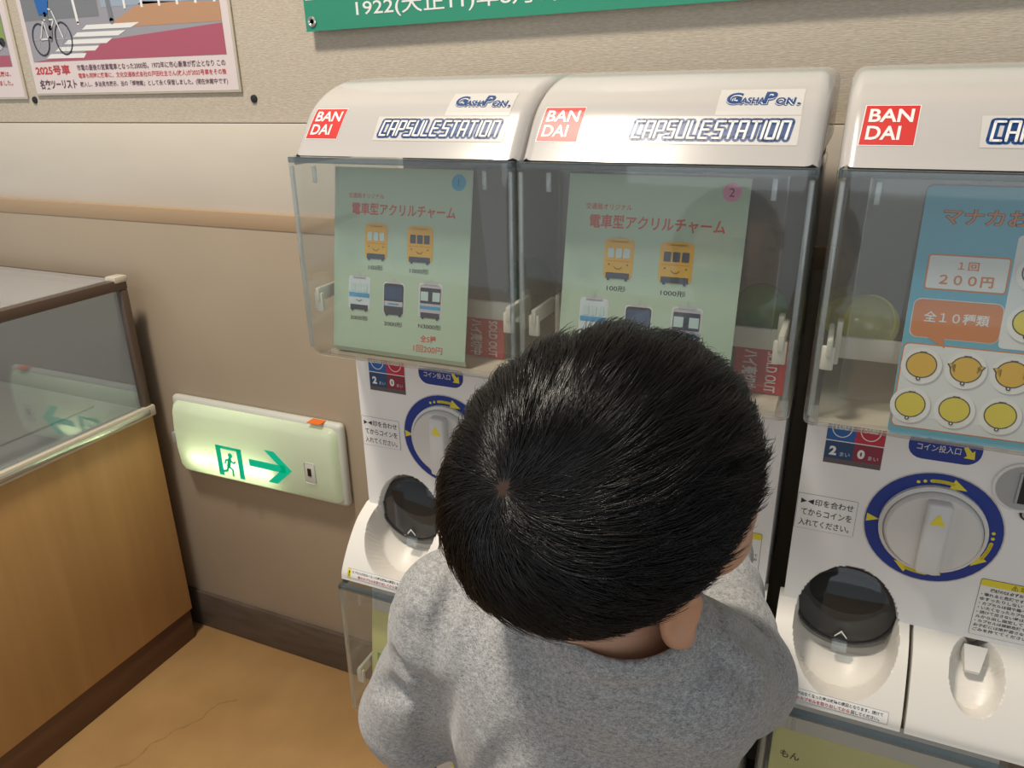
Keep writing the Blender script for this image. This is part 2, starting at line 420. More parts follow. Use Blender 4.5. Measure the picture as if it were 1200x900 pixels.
def hood_stickers(hood):
    cuts = [float(x) for x in HL if .018 < x < .1]
    a = Art(); a.poly([(.0135, .0225), (.060, .0225), (.0625, .0665), (.0165, .0665)], 'white', 0)
    a.poly([(.0145, .0235), (.0592, .0235), (.0616, .0655), (.0172, .0655)], 'red', 1)
    a.text('BAN', .0200, .0470, 'white', 2, w=.0375, h=.0145, bold=.022, shear=.06)
    a.text('DAI', .0190, .0285, 'white', 2, w=.0290, h=.0145, bold=.022, shear=.06)
    a.build('maker_emblem', HOODMAP, hood, cuts)
    a = Art(); a.rect(.1100, .0215, .2790, .0545, 'sticker_line', -.6); a.rect(.1106, .0221, .2784, .0539, 'sticker_clear', 0)
    block_word(a, 'CAPSULE STATION', .1185, .2700, .0288, .0476, .0076, .0024, 'logo_navy', 'white')
    a.build('station_sticker', HOODMAP, hood, cuts)
    a = Art(); a.rect(.1970, .0545, .2785, .0940, 'sticker_line', -.6); a.rect(.1976, .0551, .2779, .0934, 'sticker_clear', 0)
    def word(m, layer, bold, dx=0, dy=0):
        a.text('G', .2050 + dx, .0680 + dy, m, layer, w=.0150, h=.0175, bold=bold, shear=.12)
        a.text('ASHA', .2185 + dx, .0680 + dy, m, layer, w=.0230, h=.0095, bold=bold, shear=.12)
        a.text('P', .2400 + dx, .0680 + dy, m, layer, w=.0125, h=.0185, bold=bold, shear=.12)
        a.text('ON', .2520 + dx, .0670 + dy, m, layer, w=.0185, h=.0100, bold=bold, shear=.12)
        a.disc(.2735 + dx, .0680 + dy, .0016, m, layer, n=12)
    word('logo_navy', 1, .10, 0, -.0006); word('white', 2, .055, .0002, .0002); word('logo_navy', 3, .028, .0005, .0008)
    a.build('capsule_toy_sticker', HOODMAP, hood, cuts)

def heightfield(name, u0, u1, v0, v1, nu, nv, depth, fmap, m, parent, thick=.004, front_drop=None):
    bm = bmesh.new(); G = []
    for j in range(nv + 1):
        row = []
        for i in range(nu + 1):
            u, v = u0 + (u1 - u0) * i / nu, v0 + (v1 - v0) * j / nv
            row.append(bm.verts.new(fmap(u, v, -depth(u, v))))
        G.append(row)
    for j in range(nv):
        for i in range(nu): bm.faces.new((G[j][i], G[j][i + 1], G[j + 1][i + 1], G[j + 1][i]))
    # underside, kept shallow behind the front lip, and side skirts
    loop = [G[0][i] for i in range(nu + 1)] + [G[j][nu] for j in range(1, nv + 1)] + [G[nv][i] for i in range(nu - 1, -1, -1)] + [G[j][0] for j in range(nv - 1, 0, -1)]
    low = []
    for v in loop:
        low.append(bm.verts.new((v.co.x, .105 if v in G[0] else max(v.co.y, .006) , .6228 if v not in G[0] else v.co.z)))
    for k in range(len(loop)):
        a, b = loop[k], loop[(k + 1) % len(loop)]; c, d = low[(k + 1) % len(loop)], low[k]
        try: bm.faces.new((a, d, c, b))
        except ValueError: pass
    o = from_bm(name, bm, M(m), parent, auto=45)
    return o

def bowl(cu, cv, ru, rv, dep, edge=.16):
    def f(u, v):
        q = math.hypot((u - cu) / ru, (v - cv) / rv)
        if q >= 1.06: return 0
        if q > 1: return 0
        # steep wall, rounded rim, flat-ish floor
        t = min(1, (1 - q) / edge); t = t * t * (3 - 2 * t); return dep * (.55 * t + .45 * (1 - q * q) ** .5)
    return f

def scoop(u, v):
    """depth of the capsule scoop; v runs down the front, 0 at the foot of the upright panel"""
    q = math.hypot((u - .0790) / .0585, (v - .0240) / .0860)
    if q >= 1: return 0
    t = min(1, (1 - q) / .10); t = t * t * (3 - 2 * t); return .078 * (.42 * t + .58 * (1 - q * q) ** .5)
def front_panel(parent):
    bm = bmesh.new(); nu, nv = 120, 110; G = []; z0, z1 = .7124, .975
    for j in range(nv + 1):
        z = z0 + (z1 - z0) * (j / nv) ** 1.6
        G.append([bm.verts.new((u, YB + min(scoop(u, z0 - z), .064), z)) for u in [.005 + .293 * i / nu for i in range(nu + 1)]])
    for j in range(nv):
        for i in range(nu): bm.faces.new((G[j][i], G[j][i + 1], G[j + 1][i + 1], G[j + 1][i]))
    for side in (0, nu):
        col = [bm.verts.new((G[j][side].co.x, YB + .068, G[j][side].co.z)) for j in range(nv + 1)]
        for j in range(nv): bm.faces.new((G[j][side], G[j + 1][side], col[j + 1], col[j]))
    top = [bm.verts.new((G[nv][i].co.x, YB + .068, z1)) for i in range(nu + 1)]
    for i in range(nu): bm.faces.new((G[nv][i], G[nv][i + 1], top[i + 1], top[i]))
    return from_bm('front_panel', bm, M('body_white'), parent, auto=50)
def make_machine(upper=True):
    r = thing('capsule_machine', '', 'capsule machine', (0, 0, 0), 'capsule machines in two tiers')
    dz = 0 if upper else -PITCH
    parts = []
    def up(o): parts.append(o); return o
    # body: cabinet with front panel, and the chamber floor / back
    body = up(rounded_prism('body', [(YB + .066, .6245), (.36, .6245), (.36, .975), (YB + .066, .975)], .005, .298, .003, 'body_white', r, 3))
    up(front_panel(r))
    up(box('chamber_back', .008, .295, .245, .36, .975, 1.2434, 'back_grey', r, .004))
    fl_ = up(rounded_prism('chamber_floor', [(.02, .9835), (.06, .9835), (.06, .976), (.245, .976), (.245, 1.000), (.12, .989), (.02, .988)], .014, .288, .001, 'gutter_grey', r, 2))
    # clear dome: front and two sides in one bent shell with rounded vertical edges and a rolled bottom
    def dome_shell(name, m, inset, zt, zb, yback):
        bm = bmesh.new(); rows = []
        prof = [(0, zt), (0, zb + .032)] + [(.032 - .032 * math.cos(a), zb + .032 - .032 * math.sin(a)) for a in [math.pi / 2 * k / 6 for k in range(1, 7)]] + [(.05, zb), (YB - .003, zb)]
        for yo, z in prof:
            f0 = -.013 + inset + yo; xl, xr = .001 + inset, .302 - inset
            k = min(1, max(0, (z - zb) / .032)); rr = .013
            row = [(xl, yback), (xl, max(f0 + rr, -.013 + rr) if f0 + rr < yback else yback)]
            row += [(xl + rr - rr * math.cos(a), f0 + rr - rr * math.sin(a)) for a in [math.pi / 2 * q / 5 for q in range(1, 6)]]
            row += [(xr - rr + rr * math.sin(a), f0 + rr - rr * math.cos(a)) for a in [math.pi / 2 * q / 5 for q in range(0, 5)]]
            row += [(xr, f0 + rr if f0 + rr < yback else yback), (xr, yback)]
            rows.append([bm.verts.new((x, min(y, yback), z)) for x, y in row])
        for A, B in zip(rows[:-1], rows[1:]):
            for i in range(len(A) - 1):
                try: bm.faces.new((A[i], A[i + 1], B[i + 1], B[i]))
                except ValueError: pass
        bmesh.ops.remove_doubles(bm, verts=bm.verts[:], dist=1e-5)
        o = from_bm(name, bm, M(m), r, auto=60)
        md = o.modifiers.new('thickness', 'SOLIDIFY'); md.thickness = .0022; md.offset = 0; md.use_rim = False
        return o
    dome = up(dome_shell('clear_dome', 'clear_plastic', .0, 1.2415, .982, .245))
    # moulded edge ribs of the dome; dome_edge highlights are pale haze in the colour
    bm = bmesh.new()
    box_bm(bm, .0035, .2995, -.010, .0, 1.2355, 1.2425, .001)
    for x in (.0015, .2985): box_bm(bm, x, x + .0035, .004, .2, 1.232, 1.2425, .0008)
    rim = up(from_bm('dome_rim', bm, M('rim_plastic'), r, auto=40))
    for x in (.034, .262):
        up(box('dome_tab', x, x + .005, -.006, -.002, 1.212, 1.232, 'clear_edge', r, .0008))
    for x in (.0035, .2945): up(box('dome_edge', x, x + .005, -.0095, -.0045, 1.0, 1.232, 'clear_edge', r, .0015))
    # clear divider sheet that holds the display card
    bm = bmesh.new()
    box_bm(bm, .030, .274, .058, .0592, 1.0, 1.231, 0)
    for x in (.030, .2725): box_bm(bm, x, x + .0015, .044, .058, 1.0, 1.231, 0)
    up(from_bm('card_holder', bm, M('clear_sheet'), r))
    # cream capsule rail with prongs at both ends
    bm = bmesh.new()
    box_bm(bm, .018, .286, .068, .074, 1.040, 1.064, .0015)
    for x in (.020, .278):
        box_bm(bm, x, x + .006, .062, .078, 1.034, 1.082, .0012)
    for x0, x1 in ((.0085, .021), (.279, .2925)):
        box_bm(bm, x0, x1, .005, .011, 1.046, 1.071, .0015); box_bm(bm, x0 + .004, x1 - .003, .003, .070, 1.060, 1.078, .0015)
    up(from_bm('capsule_rail', bm, M('cream_plastic'), r, auto=40))
    if upper:
        prof = [(p[0], p[1]) for p in HOOD]
        P = [(.0015, 1.2434)] + [(.33, 1.2434), (.345, 1.2500), (.350, 1.275), (.348, 1.315), (.335, 1.331), (.300, 1.3345)] + prof[1:][::-1]
        # counter-clockwise in (y,z)
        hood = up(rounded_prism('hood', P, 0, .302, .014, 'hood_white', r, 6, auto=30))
        hood_stickers(hood)
    # turning knob
    KX, KZ = .149, .846
    a = Art(); a.poly(ell(KX, KZ, .0705, .0705, 48), 'sticker_clear', 0); a.poly(ell(KX, KZ, .069, .069, 48), 'ring_blue', 1)
    def pt(rad, deg): return (KX + rad * math.cos(math.radians(deg)), KZ + rad * math.sin(math.radians(deg)))
    for d0 in (112, 7, -74):
        rr = .0595
        for k in (0, 6.5): a.disc(*pt(rr, d0 - k), .0019, 'yellow', 2, n=12)
        a.stroke([pt(rr, d0 - q) for q in range(13, 36, 4)], .0040, 'yellow', 2)
        a.poly([pt(rr + .0062, d0 - 33), pt(rr - .0062, d0 - 31), pt(rr - .0008, d0 - 48)][::1], 'yellow', 2)
    a.poly([pt(.0675, 175.5), pt(.0540, 180), pt(.0675, 184.5)], 'yellow', 2)
    a.build('knob_ring', BODYMAP, r); parts.append(r.children[-1]) if False else None
    ring = [o for o in bpy.data.objects if o.parent == r and o.name.startswith('knob_ring')][-1]; up(ring)
    kn = up(lathe('knob', [(.0545, 0), (.0545, -.006), (.0515, -.0085), (.0505, -.0085), (.050, -.005), (.0492, -.005), (.0488, -.012), (.0462, -.0152), (.001, -.0158)], 'knob_silver', r, 48))
    kn.location = (KX, YB, KZ)
    bm = bmesh.new(); box_bm(bm, -.0120, .0120, -.0290, -.012, -.0445, .0445, .004, 3)
    grip = from_bm('knob_grip', bm, M('knob_bar'), kn, auto=40)
    a = Art(); a.poly([(-.0075, .020), (.0075, .020), (0, .034)], 'yellow', 0); a.build('knob_pointer', front_map(-.0290), kn)
    # coin mechanism and key lock
    cm = up(lathe('coin_slot_disc', [(.0285, 0), (.0285, -.004), (.0265, -.0055), (.0255, -.004), (.001, -.004)], 'metal_grey', r, 40, mats=M and ['body_white', 'metal_grey'], midx=[0, 0, 0, 1, 1]))
    cm.location = (.2235, YB, .914)
    bm = bmesh.new(); box_bm(bm, -.006, -.0035, -.007, -.003, -.018, .018, .0006); box_bm(bm, .0035, .006, -.007, -.003, -.018, .018, .0006); box_bm(bm, -.0035, .0035, -.0045, -.003, -.018, .018, 0, 2, 1)
    from_bm('coin_slot', bm, M('metal_grey', 'black'), cm)
    kl = up(lathe('key_lock', [(.0075, 0), (.0075, -.003), (.0062, -.004), (.0055, -.003), (.001, -.003)], 'black', r, 24, mats=['black', 'metal_grey'], midx=[0, 0, 0, 1]))
    kl.location = (.2335, YB, .884)
    # printed stickers on the front
    def sticker(name, a, fm=BODYMAP, cuts=()):
        up(a.build(name, fm, r, cuts))
    a = Art()
    a.rect(.0265, .9070, .0868, .9640, 'coin_grey', 0)
    a.rect(.0270, .9365, .0566, .9635, 'coin_blue', 1); a.rect(.0566, .9365, .0863, .9635, 'coin_red', 1)
    a.rect(.0270, .9135, .0566, .9350, 'coin_blue_dark', 1); a.rect(.0566, .9135, .0863, .9350, 'coin_red_dark', 1); a.rect(.0265, .9352, .0868, .9364, 'white', 2)
    for cx in (.0418, .0714): a.stroke(ell(cx, .9535, .0105, .0125, 24) + [(cx + .0105, .9535)], .0011, 'white', 2, False)
    a.text('100', .0345, .9500, 'white', 2, w=.0145, h=.0075, bold=.03); a.text('500', .0642, .9500, 'white', 2, w=.0145, h=.0075, bold=.03)
    a.text('2', .0315, .9175, 'white', 2, h=.0115, bold=.05); a.text('まい', .0430, .9175, 'train_light', 2, w=.0105)
    a.text('0', .0610, .9175, 'white', 2, h=.0115, bold=.05); a.text('まい', .0725, .9175, 'train_light', 2, w=.0105)
    sticker('coin_count_sticker', a)
    a = Art(); a.rr(.110, .9295, .1805, .9640, .0150, 'ring_blue', 0)
    a.text('コイン投入口', .1185, .9400, 'white', 1, w=.0420, h=.0085)
    a.poly([(.1625, .9490), (.1655, .9515), (.1710, .9450), (.1735, .9475), (.1745, .9370), (.1640, .9375), (.1668, .9405)], 'yellow', 1)
    sticker('coin_entry_sticker', a)
    a = Art(); a.rr(.0055, .8150, .0712, .8625, .0015, 'sticker_edge', 0); a.rr(.0060, .8155, .0707, .8620, .0012, 'body_white', 1)
    a.poly([(.0095, .8560), (.0095, .8490), (.0160, .8525)], 'ink', 2); a.poly([(.0238, .8560), (.0168, .8525), (.0238, .8490)], 'ink', 2)
    a.text('印を合わせ', .0252, .8480, 'ink', 2, w=.0420, h=.0092, bold=.008)
    a.text('てからコインを', .0110, .8340, 'ink', 2, w=.0560, h=.0090, bold=.008)
    a.text('入れてください。', .0098, .8195, 'ink', 2, w=.0560, h=.0092, bold=.008)
    sticker('alignment_sticker', a)
    a = Art(); a.rr(.2075, .7190, .2880, .7950, .0025, 'ink', 0); a.rr(.2079, .7194, .2876, .7946, .0022, 'white', 1)
    a.rr(.2079, .7862, .2876, .7946, .0020, 'yellow', 2)
    a.text('⚠ 注意', .2475, .7872, 'ink', 3, h=.0062, align='C', bold=.02)
    a.text('機械の側 必ずお守りください', .2475, .7795, 'ink', 2, w=.058, h=.0045, align='C', bold=.02)
    for k, t in enumerate(('・壊れると危険です。のったり', '　ゆすったりしないでください。', '・カプセルは袋や箱へ入れてお捨て', '・いたくなったカプセルは、お店の', '・続けて出さない時は別のカプセ', '　ルから出し指定してください。', '・カプセルは誤飲危険ですので、お', '　お子様には絶対渡さないでくださ', '　ごみを捨ててください。')):
        a.text(t, .2105, .7728 - k * .0060, 'ink', 2, w=.0030 * len(t) * 1.55, h=.0044, bold=.015)
    sticker('warning_sticker', a)
    # delivery tray: two halves
    bl = scoop
    up(heightfield('tray', .000, .1480, 0, float(TL[-1]), 110, 100, bl, TRAYMAP, 'tray_white', r))
    b2 = bowl(.2175, .042, .0275, .0465, .034)
    up(heightfield('coin_return_tray', .1525, .302, 0, float(TL[-1]), 120, 100, b2, TRAYMAP, 'tray_white', r))
    # wedge inside the coin return
    bm = bmesh.new(); p = [TRAYMAP(u, v, -d) for u, v, d in ((.206, .006, .004), (.230, .006, .004), (.224, .034, .018), (.209, .034, .018), (.206, .006, .026), (.230, .006, .026), (.224, .034, .026), (.209, .034, .026))]
    vs = [bm.verts.new(q) for q in p]
    for q in ((0, 1, 2, 3), (0, 3, 7, 4), (1, 5, 6, 2), (3, 2, 6, 7), (4, 7, 6, 5), (0, 4, 5, 1)): bm.faces.new([vs[i] for i in q])
    up(from_bm('coin_chute', bm, M('tray_white'), r))
    a = Art(); a.rect(.0105, .1065, .1345, .1212, 'sticker_edge', 0); a.rect(.0110, .1070, .1340, .1207, 'white', 1)
    f_ = lambda u, v, h: TRAYMAP(u, v, h)
    # lettering reads along u, with v growing downwards on the tray
    flip = lambda u, v, h: TRAYMAP(u, .2277 - v, h)
    a = Art(); a.rect(.0105, .1065, .1345, .1212, 'sticker_edge', 0); a.rect(.0110, .1070, .1340, .1207, 'white', 1)
    a.rect(.0112, .1072, .0170, .1205, 'yellow', 2); a.text('!', .0142, .1095, 'ink', 3, h=.0085, align='C', bold=.03)
    a.text('カプセルが出なくなった時は故障の原因となります。続けて', .0190, .1146, 'ink', 2, w=.110, h=.0042, bold=.015)
    a.text('前のカプセルを取り出してから', .0300, .1084, 'ink_red', 2, w=.064, h=.0045, bold=.02); a.text('回してください。', .0955, .1084, 'ink', 2, w=.030, h=.0042, bold=.015)
    sticker('tray_sticker', a, flip, [float(.2277 - x) for x in TL if .1065 < .2277 - x < .1212])
    # smoked delivery flap
    bm = bmesh.new(); G = []; nr, na = 8, 40
    for i in range(nr + 1):
        q = i / nr; ring = []
        for k in range(na):
            t = 2 * math.pi * k / na; ring.append(bm.verts.new((.057 * q * math.cos(t), -.008 * (1 - q * q) ** .8, .050 * q * math.sin(t))))
        G.append(ring)
    for A, B in zip(G[:-1], G[1:]):
        for k in range(na):
            try: bm.faces.new((A[k], A[(k + 1) % na], B[(k + 1) % na], B[k]))
            except ValueError: pass
    bmesh.ops.remove_doubles(bm, verts=bm.verts[:], dist=1e-5)
    flap = up(from_bm('delivery_flap', bm, M('smoke_plastic'), r, auto=60))
    md = flap.modifiers.new('thickness', 'SOLIDIFY'); md.thickness = .002; md.offset = 0; md.use_rim = False
    flap.location = (.0775, .1000, .7090); flap.rotation_euler = (math.radians(-6), 0, 0)
    bm = bmesh.new(); n_ = 40
    for rr0, yy in ((.0,), ) if False else (): pass
    R = []
    for rad, y in ((1.0, -.003), (1.05, -.002), (1.05, .002), (.985, .003), (1.0, -.003)):
        R.append([bm.verts.new((.057 * rad * math.cos(2 * math.pi * k / n_), y, .050 * rad * math.sin(2 * math.pi * k / n_))) for k in range(n_)])
    for A, B in zip(R[:-1], R[1:]):
        for k in range(n_): bm.faces.new((A[k], A[(k + 1) % n_], B[(k + 1) % n_], B[k]))
    from_bm('flap_rim', bm, M('smoke_plastic'), flap, auto=50)
    bm = bmesh.new(); box_bm(bm, -.009, .009, -.010, -.001, -.060, -.047, .0015); from_bm('flap_tab', bm, M('clear_edge'), flap, auto=40)
    bm = bmesh.new()
    for sx in (-1, 1):
        vs = [bm.verts.new(p) for p in ((0, -.0092, -.0300), (sx * .0072, -.0076, -.0395), (sx * .0072, -.0070, -.0420), (0, -.0086, -.0335))]; bm.faces.new(vs)
    from_bm('flap_arrow', bm, M('white'), flap)
    bm = bmesh.new(); vs = [bm.verts.new((.0775 + .044 * math.cos(2 * math.pi * k / 36), .1085, .722 + .030 * math.sin(2 * math.pi * k / 36))) for k in range(36)]; bm.faces.new(vs)
    up(from_bm('chute_dark_disc', bm, M('black'), r))  # flat black disc stands in for the unlit inside of the chute
    # move every part's heights for the lower tier
    for o in parts: o.location.z += dz
    return r

# ------------------------------------------------------------------ build machines
m_up = make_machine(True); m_lo = make_machine(False)
XS = (0, .303, .6198)
UL = ('upper white capsule machine nearest the display case, blue-dot train poster behind its clear dome',
      'upper white capsule machine in the middle, behind the child, pink-dot train poster in its dome',
      'upper white capsule machine at the right, sky-blue badge poster in its clear dome')
LL = ('lower capsule machine nearest the display case, standing under the blue-dot poster machine',
      'lower capsule machine hidden mostly behind the child, under the pink-dot poster machine',
      'lower capsule machine under the right-hand machine with the sky-blue badge poster')
for i, x in enumerate(XS):
    for src, L in ((m_up, UL), (m_lo, LL)):
        o = src if i == 0 else copy_tree(src)
        o.location.x = x; o['label'] = L[i]

# ------------------------------------------------------------------ cards in the domes
def card_path(bottom_curl):
    P = [(.0550, 1.2260), (.0150, 1.0060)] + ([(.0140, .9985), (.0175, .9915), (.0260, .9880)] if bottom_curl else [(.0135, .9860)])
    P = np.array(P); L = np.r_[0, np.cumsum(np.linalg.norm(np.diff(P, axis=0), axis=1))]
    P0 = P[0]
    def f(u, z, h):
        # z is the nominal height on the card; distance measured from the top edge
        v = (1.226 - z) * 1.0165
        i = min(max(np.searchsorted(L, v) - 1, 0), len(P) - 2); t = (P[i + 1] - P[i]) / (L[i + 1] - L[i]); n = np.array([t[1], -t[0]])
        p = P[i] + t * (v - L[i]); return (u, p[0] + n[0] * h, p[1] + n[1] * h)
    cuts = [1.226 - float(l) / 1.0165 for l in L[1:-1]]
    return f, cuts
def train(a, cx, cy, w, h, kind):
    x0, x1, y0, y1 = cx - w / 2, cx + w / 2, cy - h / 2, cy + h / 2
    body = {'y1': 'train_yellow', 'y2': 'train_yellow', 'b3': 'train_light', 'd2': 'train_dark', 'n3': 'train_grey'}[kind]
    a.rr(x0 - .0012, y0 - .0006, x1 + .0012, y1 + .0016, .004, 'disc_white' if kind[0] != 'y' else 'train_yellow', 1)
    a.rr(x0, y0, x1, y1, .0035, body, 2)
    a.rect(x0 + .002, y0 - .001, x1 - .002, y0 + .0055, 'train_dark', 3)
    a.rr(cx - w * .32, y1 - .0015, cx + w * .32, y1 + .003, .0012, 'train_grey' if kind[0] != 'y' else 'train_yellow', 2)
    for k in (-1, 1): a.rect(cx + k * w * .33 - .0015, y0 - .003, cx + k * w * .33 + .0015, y0, 'train_dark', 3)
    if kind[0] == 'y':
        for k in (-1, 0, 1): a.rr(cx + k * w * .29 - w * .115, y1 - h * .46, cx + k * w * .29 + w * .115, y1 - h * .20, .0008, 'window_pale' if kind == 'y1' else 'train_dark', 4)
        a.rect(x0 + .001, cy - h * .05, x1 - .001, cy - h * .035, 'orange', 3)
        a.stroke([(cx - .0045, cy - h * .20), (cx - .002, cy - h * .255), (cx + .002, cy - h * .255), (cx + .0045, cy - h * .20)], .0007, 'ink', 4)
        for k in (-1, 1): a.disc(cx + k * w * .34, cy - h * .14, .0009, 'ink', 4, n=10)
    elif kind == 'b3':
        a.rect(x0, cy - h * .12, x1, cy + h * .02, 'train_blue', 3)
        for k in (-1, 0, 1): a.rr(cx + k * w * .29 - w * .11, y1 - h * .44, cx + k * w * .29 + w * .11, y1 - h * .18, .0008, 'window_pale', 4)
        a.stroke([(cx - .004, cy - h * .2), (cx, cy - h * .255), (cx + .004, cy - h * .2)], .0007, 'ink', 4)
    elif kind == 'd2':
        a.rect(x0 + .001, y0 + h * .26, x1 - .001, y0 + h * .42, 'train_grey', 3); a.rect(cx - w * .28, y0 + h * .31, cx + w * .28, y0 + h * .36, 'train_blue', 4)
        a.rr(x0 + .0015, y0 + h * .48, x1 - .0015, y1 - h * .1, .0015, 'coin_blue_dark', 4)
    else:
        a.rr(x0 + .001, y0 + h * .42, x1 - .001, y1 - h * .10, .0015, 'train_dark', 3)
        for k in (-1, 1): a.rect(cx + k * w * .27 - w * .17, y0 + h * .50, cx + k * w * .27 + w * .17, y1 - h * .22, 'window_pale', 4)
        a.rect(x0 + .001, y0 + h * .24, x1 - .001, y0 + h * .34, 'train_blue', 3)
    a.stroke([(cx - .0015, y1 + .0085), (cx + .0012, y1 + .0068), (cx - .0006, y1 + .0055), (cx, y1 + .003)], .0005, 'train_grey', 3)
def train_poster(x0, name, label, dot, num, number_ink, group):
    f, cuts = card_path(True)
    a = Art(); W_ = .197
    a.rect(0, .968, W_, 1.226, 'green_paper', 0)
    a.disc(W_ - .0185, 1.2115, .0095, dot, 1); 
    if num: a.text(num, W_ - .0185, 1.2070, number_ink, 2, h=.0085, align='C')
    a.text('交通局オリジナル', .0215, 1.1885, 'title_red', 1, w=.053, h=.0066, bold=.01)
    a.text('電車型アクリルチャーム', .0270, 1.1685, 'title_red', 1, w=.149, h=.0150, bold=.022, shear=.03)
    for cx, cy, k, w, h, t in ((.064, 1.136, 'y1', .031, .040, '100形'), (.128, 1.136, 'y2', .034, .040, '1000形'),
                               (.040, 1.0700, 'b3', .031, .040, '3000形'), (.092, 1.0670, 'd2', .029, .038, '2000形'), (.1455, 1.0690, 'n3', .031, .040, 'N3000形')):
        train(a, cx, cy, w, h, k); a.text(t, cx, cy - .0350, 'ink', 1, w=.0055 * len(t), h=.0064, align='C', bold=.012)
    a.text('全5種', .1440, 1.0170, 'title_red', 1, w=.0225, h=.0090, align='C', bold=.012)
    a.text('1回200円', .1440, 1.0040, 'title_red', 1, w=.0420, h=.0090, align='C', bold=.008)
    a.rect(0, .968, W_, 1.226, 'white', -4)
    o = a.build(name, f, None, cuts); o.location.x = x0
    return tag(o, label, 'poster', group)
train_poster(.0250, 'display_poster', 'pale green train charm poster with blue dot, in machine nearest the display case', 'dot_blue', '1', 'ink_teal', 'train posters in the domes')
train_poster(.303 + .0400, 'display_poster', 'pale green train charm poster with pink dot marked 2, behind the dark-haired head', 'dot_pink', '2', 'ink', 'train posters in the domes')
def badge_poster():
    f, cuts = card_path(False); a = Art(); W_ = .205
    a.poly(rrect(0, .9855, W_, 1.2245, .006), 'sky_paper', 0); a.poly(rrect(0, .9855, W_, 1.2245, .006), 'white', -4)
    for l, b, m, dx in ((1, .045, 'ink', 0), (2, .012, 'orange', 0)):
        a.text('マナカおでかけバッジ', .0175 - (.0006 if l == 1 else 0), 1.1895 - (.0004 if l == 1 else 0), m, l, w=.175 + (.0012 if l == 1 else 0), h=.0150 + (.0008 if l == 1 else 0), bold=b, shear=.05)
    a.rr(.0105, 1.1290, .0790, 1.1625, .003, 'orange', 1); a.rr(.0120, 1.1305, .0775, 1.1610, .0022, 'disc_white', 2)
    a.text('１回', .0450, 1.1485, 'orange', 3, w=.0175, h=.0080, align='C', bold=.02)
    a.text('２００円', .0450, 1.1340, 'orange', 3, w=.0450, h=.0100, align='C', bold=.03)
    a.rr(.0045, 1.0830, .0805, 1.1205, .007, 'disc_white', 1); a.rr(.0052, 1.0837, .0798, 1.1198, .0065, 'orange', 2)
    a.poly([(.0200, 1.0845), (.0350, 1.0845), (.0375, 1.0745)], 'orange', 2)
    a.text('全１０種類', .0425, 1.0985, 'disc_white', 3, w=.0550, h=.0105, align='C', bold=.015)
    a.rr(.0770 + .0035, 1.0800, W_ - .006, 1.1830, .004, 'disc_white', 1)
    a.rr(.0015, .9935, W_ - .003, 1.0775, .006, 'orange', 1); a.rr(.0027, .9947, W_ - .0042, 1.0763, .005, 'disc_white', 2)
    def badge(cx, cy, m, kind):
        a.disc(cx + .0012, cy - .0012, .0180, 'train_grey', 3); a.disc(cx, cy, .0178, 'white', 4)
        a.disc(cx, cy + .0008, .0137, 'ink', 5, ry=.0127)
        if kind: 
            for s_ in (-1, 1): a.poly([(cx + s_ * .010, cy + .006), (cx + s_ * .0165, cy + .001 + .004 * kind), (cx + s_ * .010, cy - .004)], 'ink', 5); a.poly([(cx + s_ * .009, cy + .005), (cx + s_ * .0150, cy + .001 + .004 * kind), (cx + s_ * .009, cy - .003)], m, 6)
        a.disc(cx, cy + .0008, .0126, m, 6, ry=.0116)
        a.rect(cx - .003, cy + .0125, cx + .003, cy + .0140, 'ink', 6); a.disc(cx - .001, cy - .0125, .0021, 'ink', 7, n=12); a.disc(cx - .001, cy - .0125, .0009, 'white', 8, n=10)
    for cx, cy, m, k in ((.020, 1.0560, 'charm_amber', 0), (.058, 1.0560, 'charm_amber', 1), (.096, 1.0560, 'charm_amber', 1), (.134, 1.0560, 'charm_yellow', 0), (.172, 1.0560, 'charm_yellow', 0),
                         (.016, 1.0165, 'charm_yellow', 0), (.0545, 1.0165, 'charm_yellow', 0), (.093, 1.0165, 'charm_yellow', 0), (.132, 1.0165, 'charm_yellow', 0), (.171, 1.0165, 'charm_yellow', 1),
                         (.1015, 1.1050, 'charm_yellow', 0), (.150, 1.1050, 'charm_yellow', 0), (.1015, 1.1500, 'charm_yellow', 0), (.150, 1.1500, 'charm_yellow', 0)):
        badge(cx, cy, m, k)
    o = a.build('display_poster', f, None, cuts); o.location.x = .6198 + .0800
    return tag(o, 'sky-blue badge poster with orange boxes and yellow charms in right-hand machine', 'poster')
badge_poster()
def solid_card(name, w, h, art, loc, rot, label, cat, group=None, m='card_red'):
    """a printed card, 1 mm thick, standing on its lower edge"""
    art.sh.insert(0, (np.array([(0, 0), (w, 0), (w, h), (0, h)], float), [[0, 1, 2, 3]], art.mi(m), 0))
    art.sh.insert(0, (np.array([(0, 0), (w, 0), (w, h), (0, h)], float), [[0, 1, 2, 3]], art.mi(m), -4))
    o = art.build(name, front_map(0)); o.location = loc; o.rotation_euler = rot
    return tag(o, label, cat, group)
for i, (x, lab) in enumerate(((.196, 'red sold-out card beside the train poster with the blue dot'), (.303 + .236, 'red sold-out card beside the pink-dot train poster, half behind the head'))):
    a = Art(); a.text('売切中', .0285, .0085, 'white', 1, w=.066, h=.0205, bold=.03, rot=90) if False else None
    a.text('SOLD OUT', .0345, .0490, 'white', 1, w=.0470, h=.0120, bold=.012, rot=-90)
    a.text('ハイ売切中', .0080, .0490, 'white', 1, w=.0470, h=.0180, bold=.03, rot=-90)
    solid_card('sold_out_card', .056, .063, a, (x, .0655, .9895), (math.radians(-4), 0, 0), lab, 'card', 'sold-out cards in the domes')
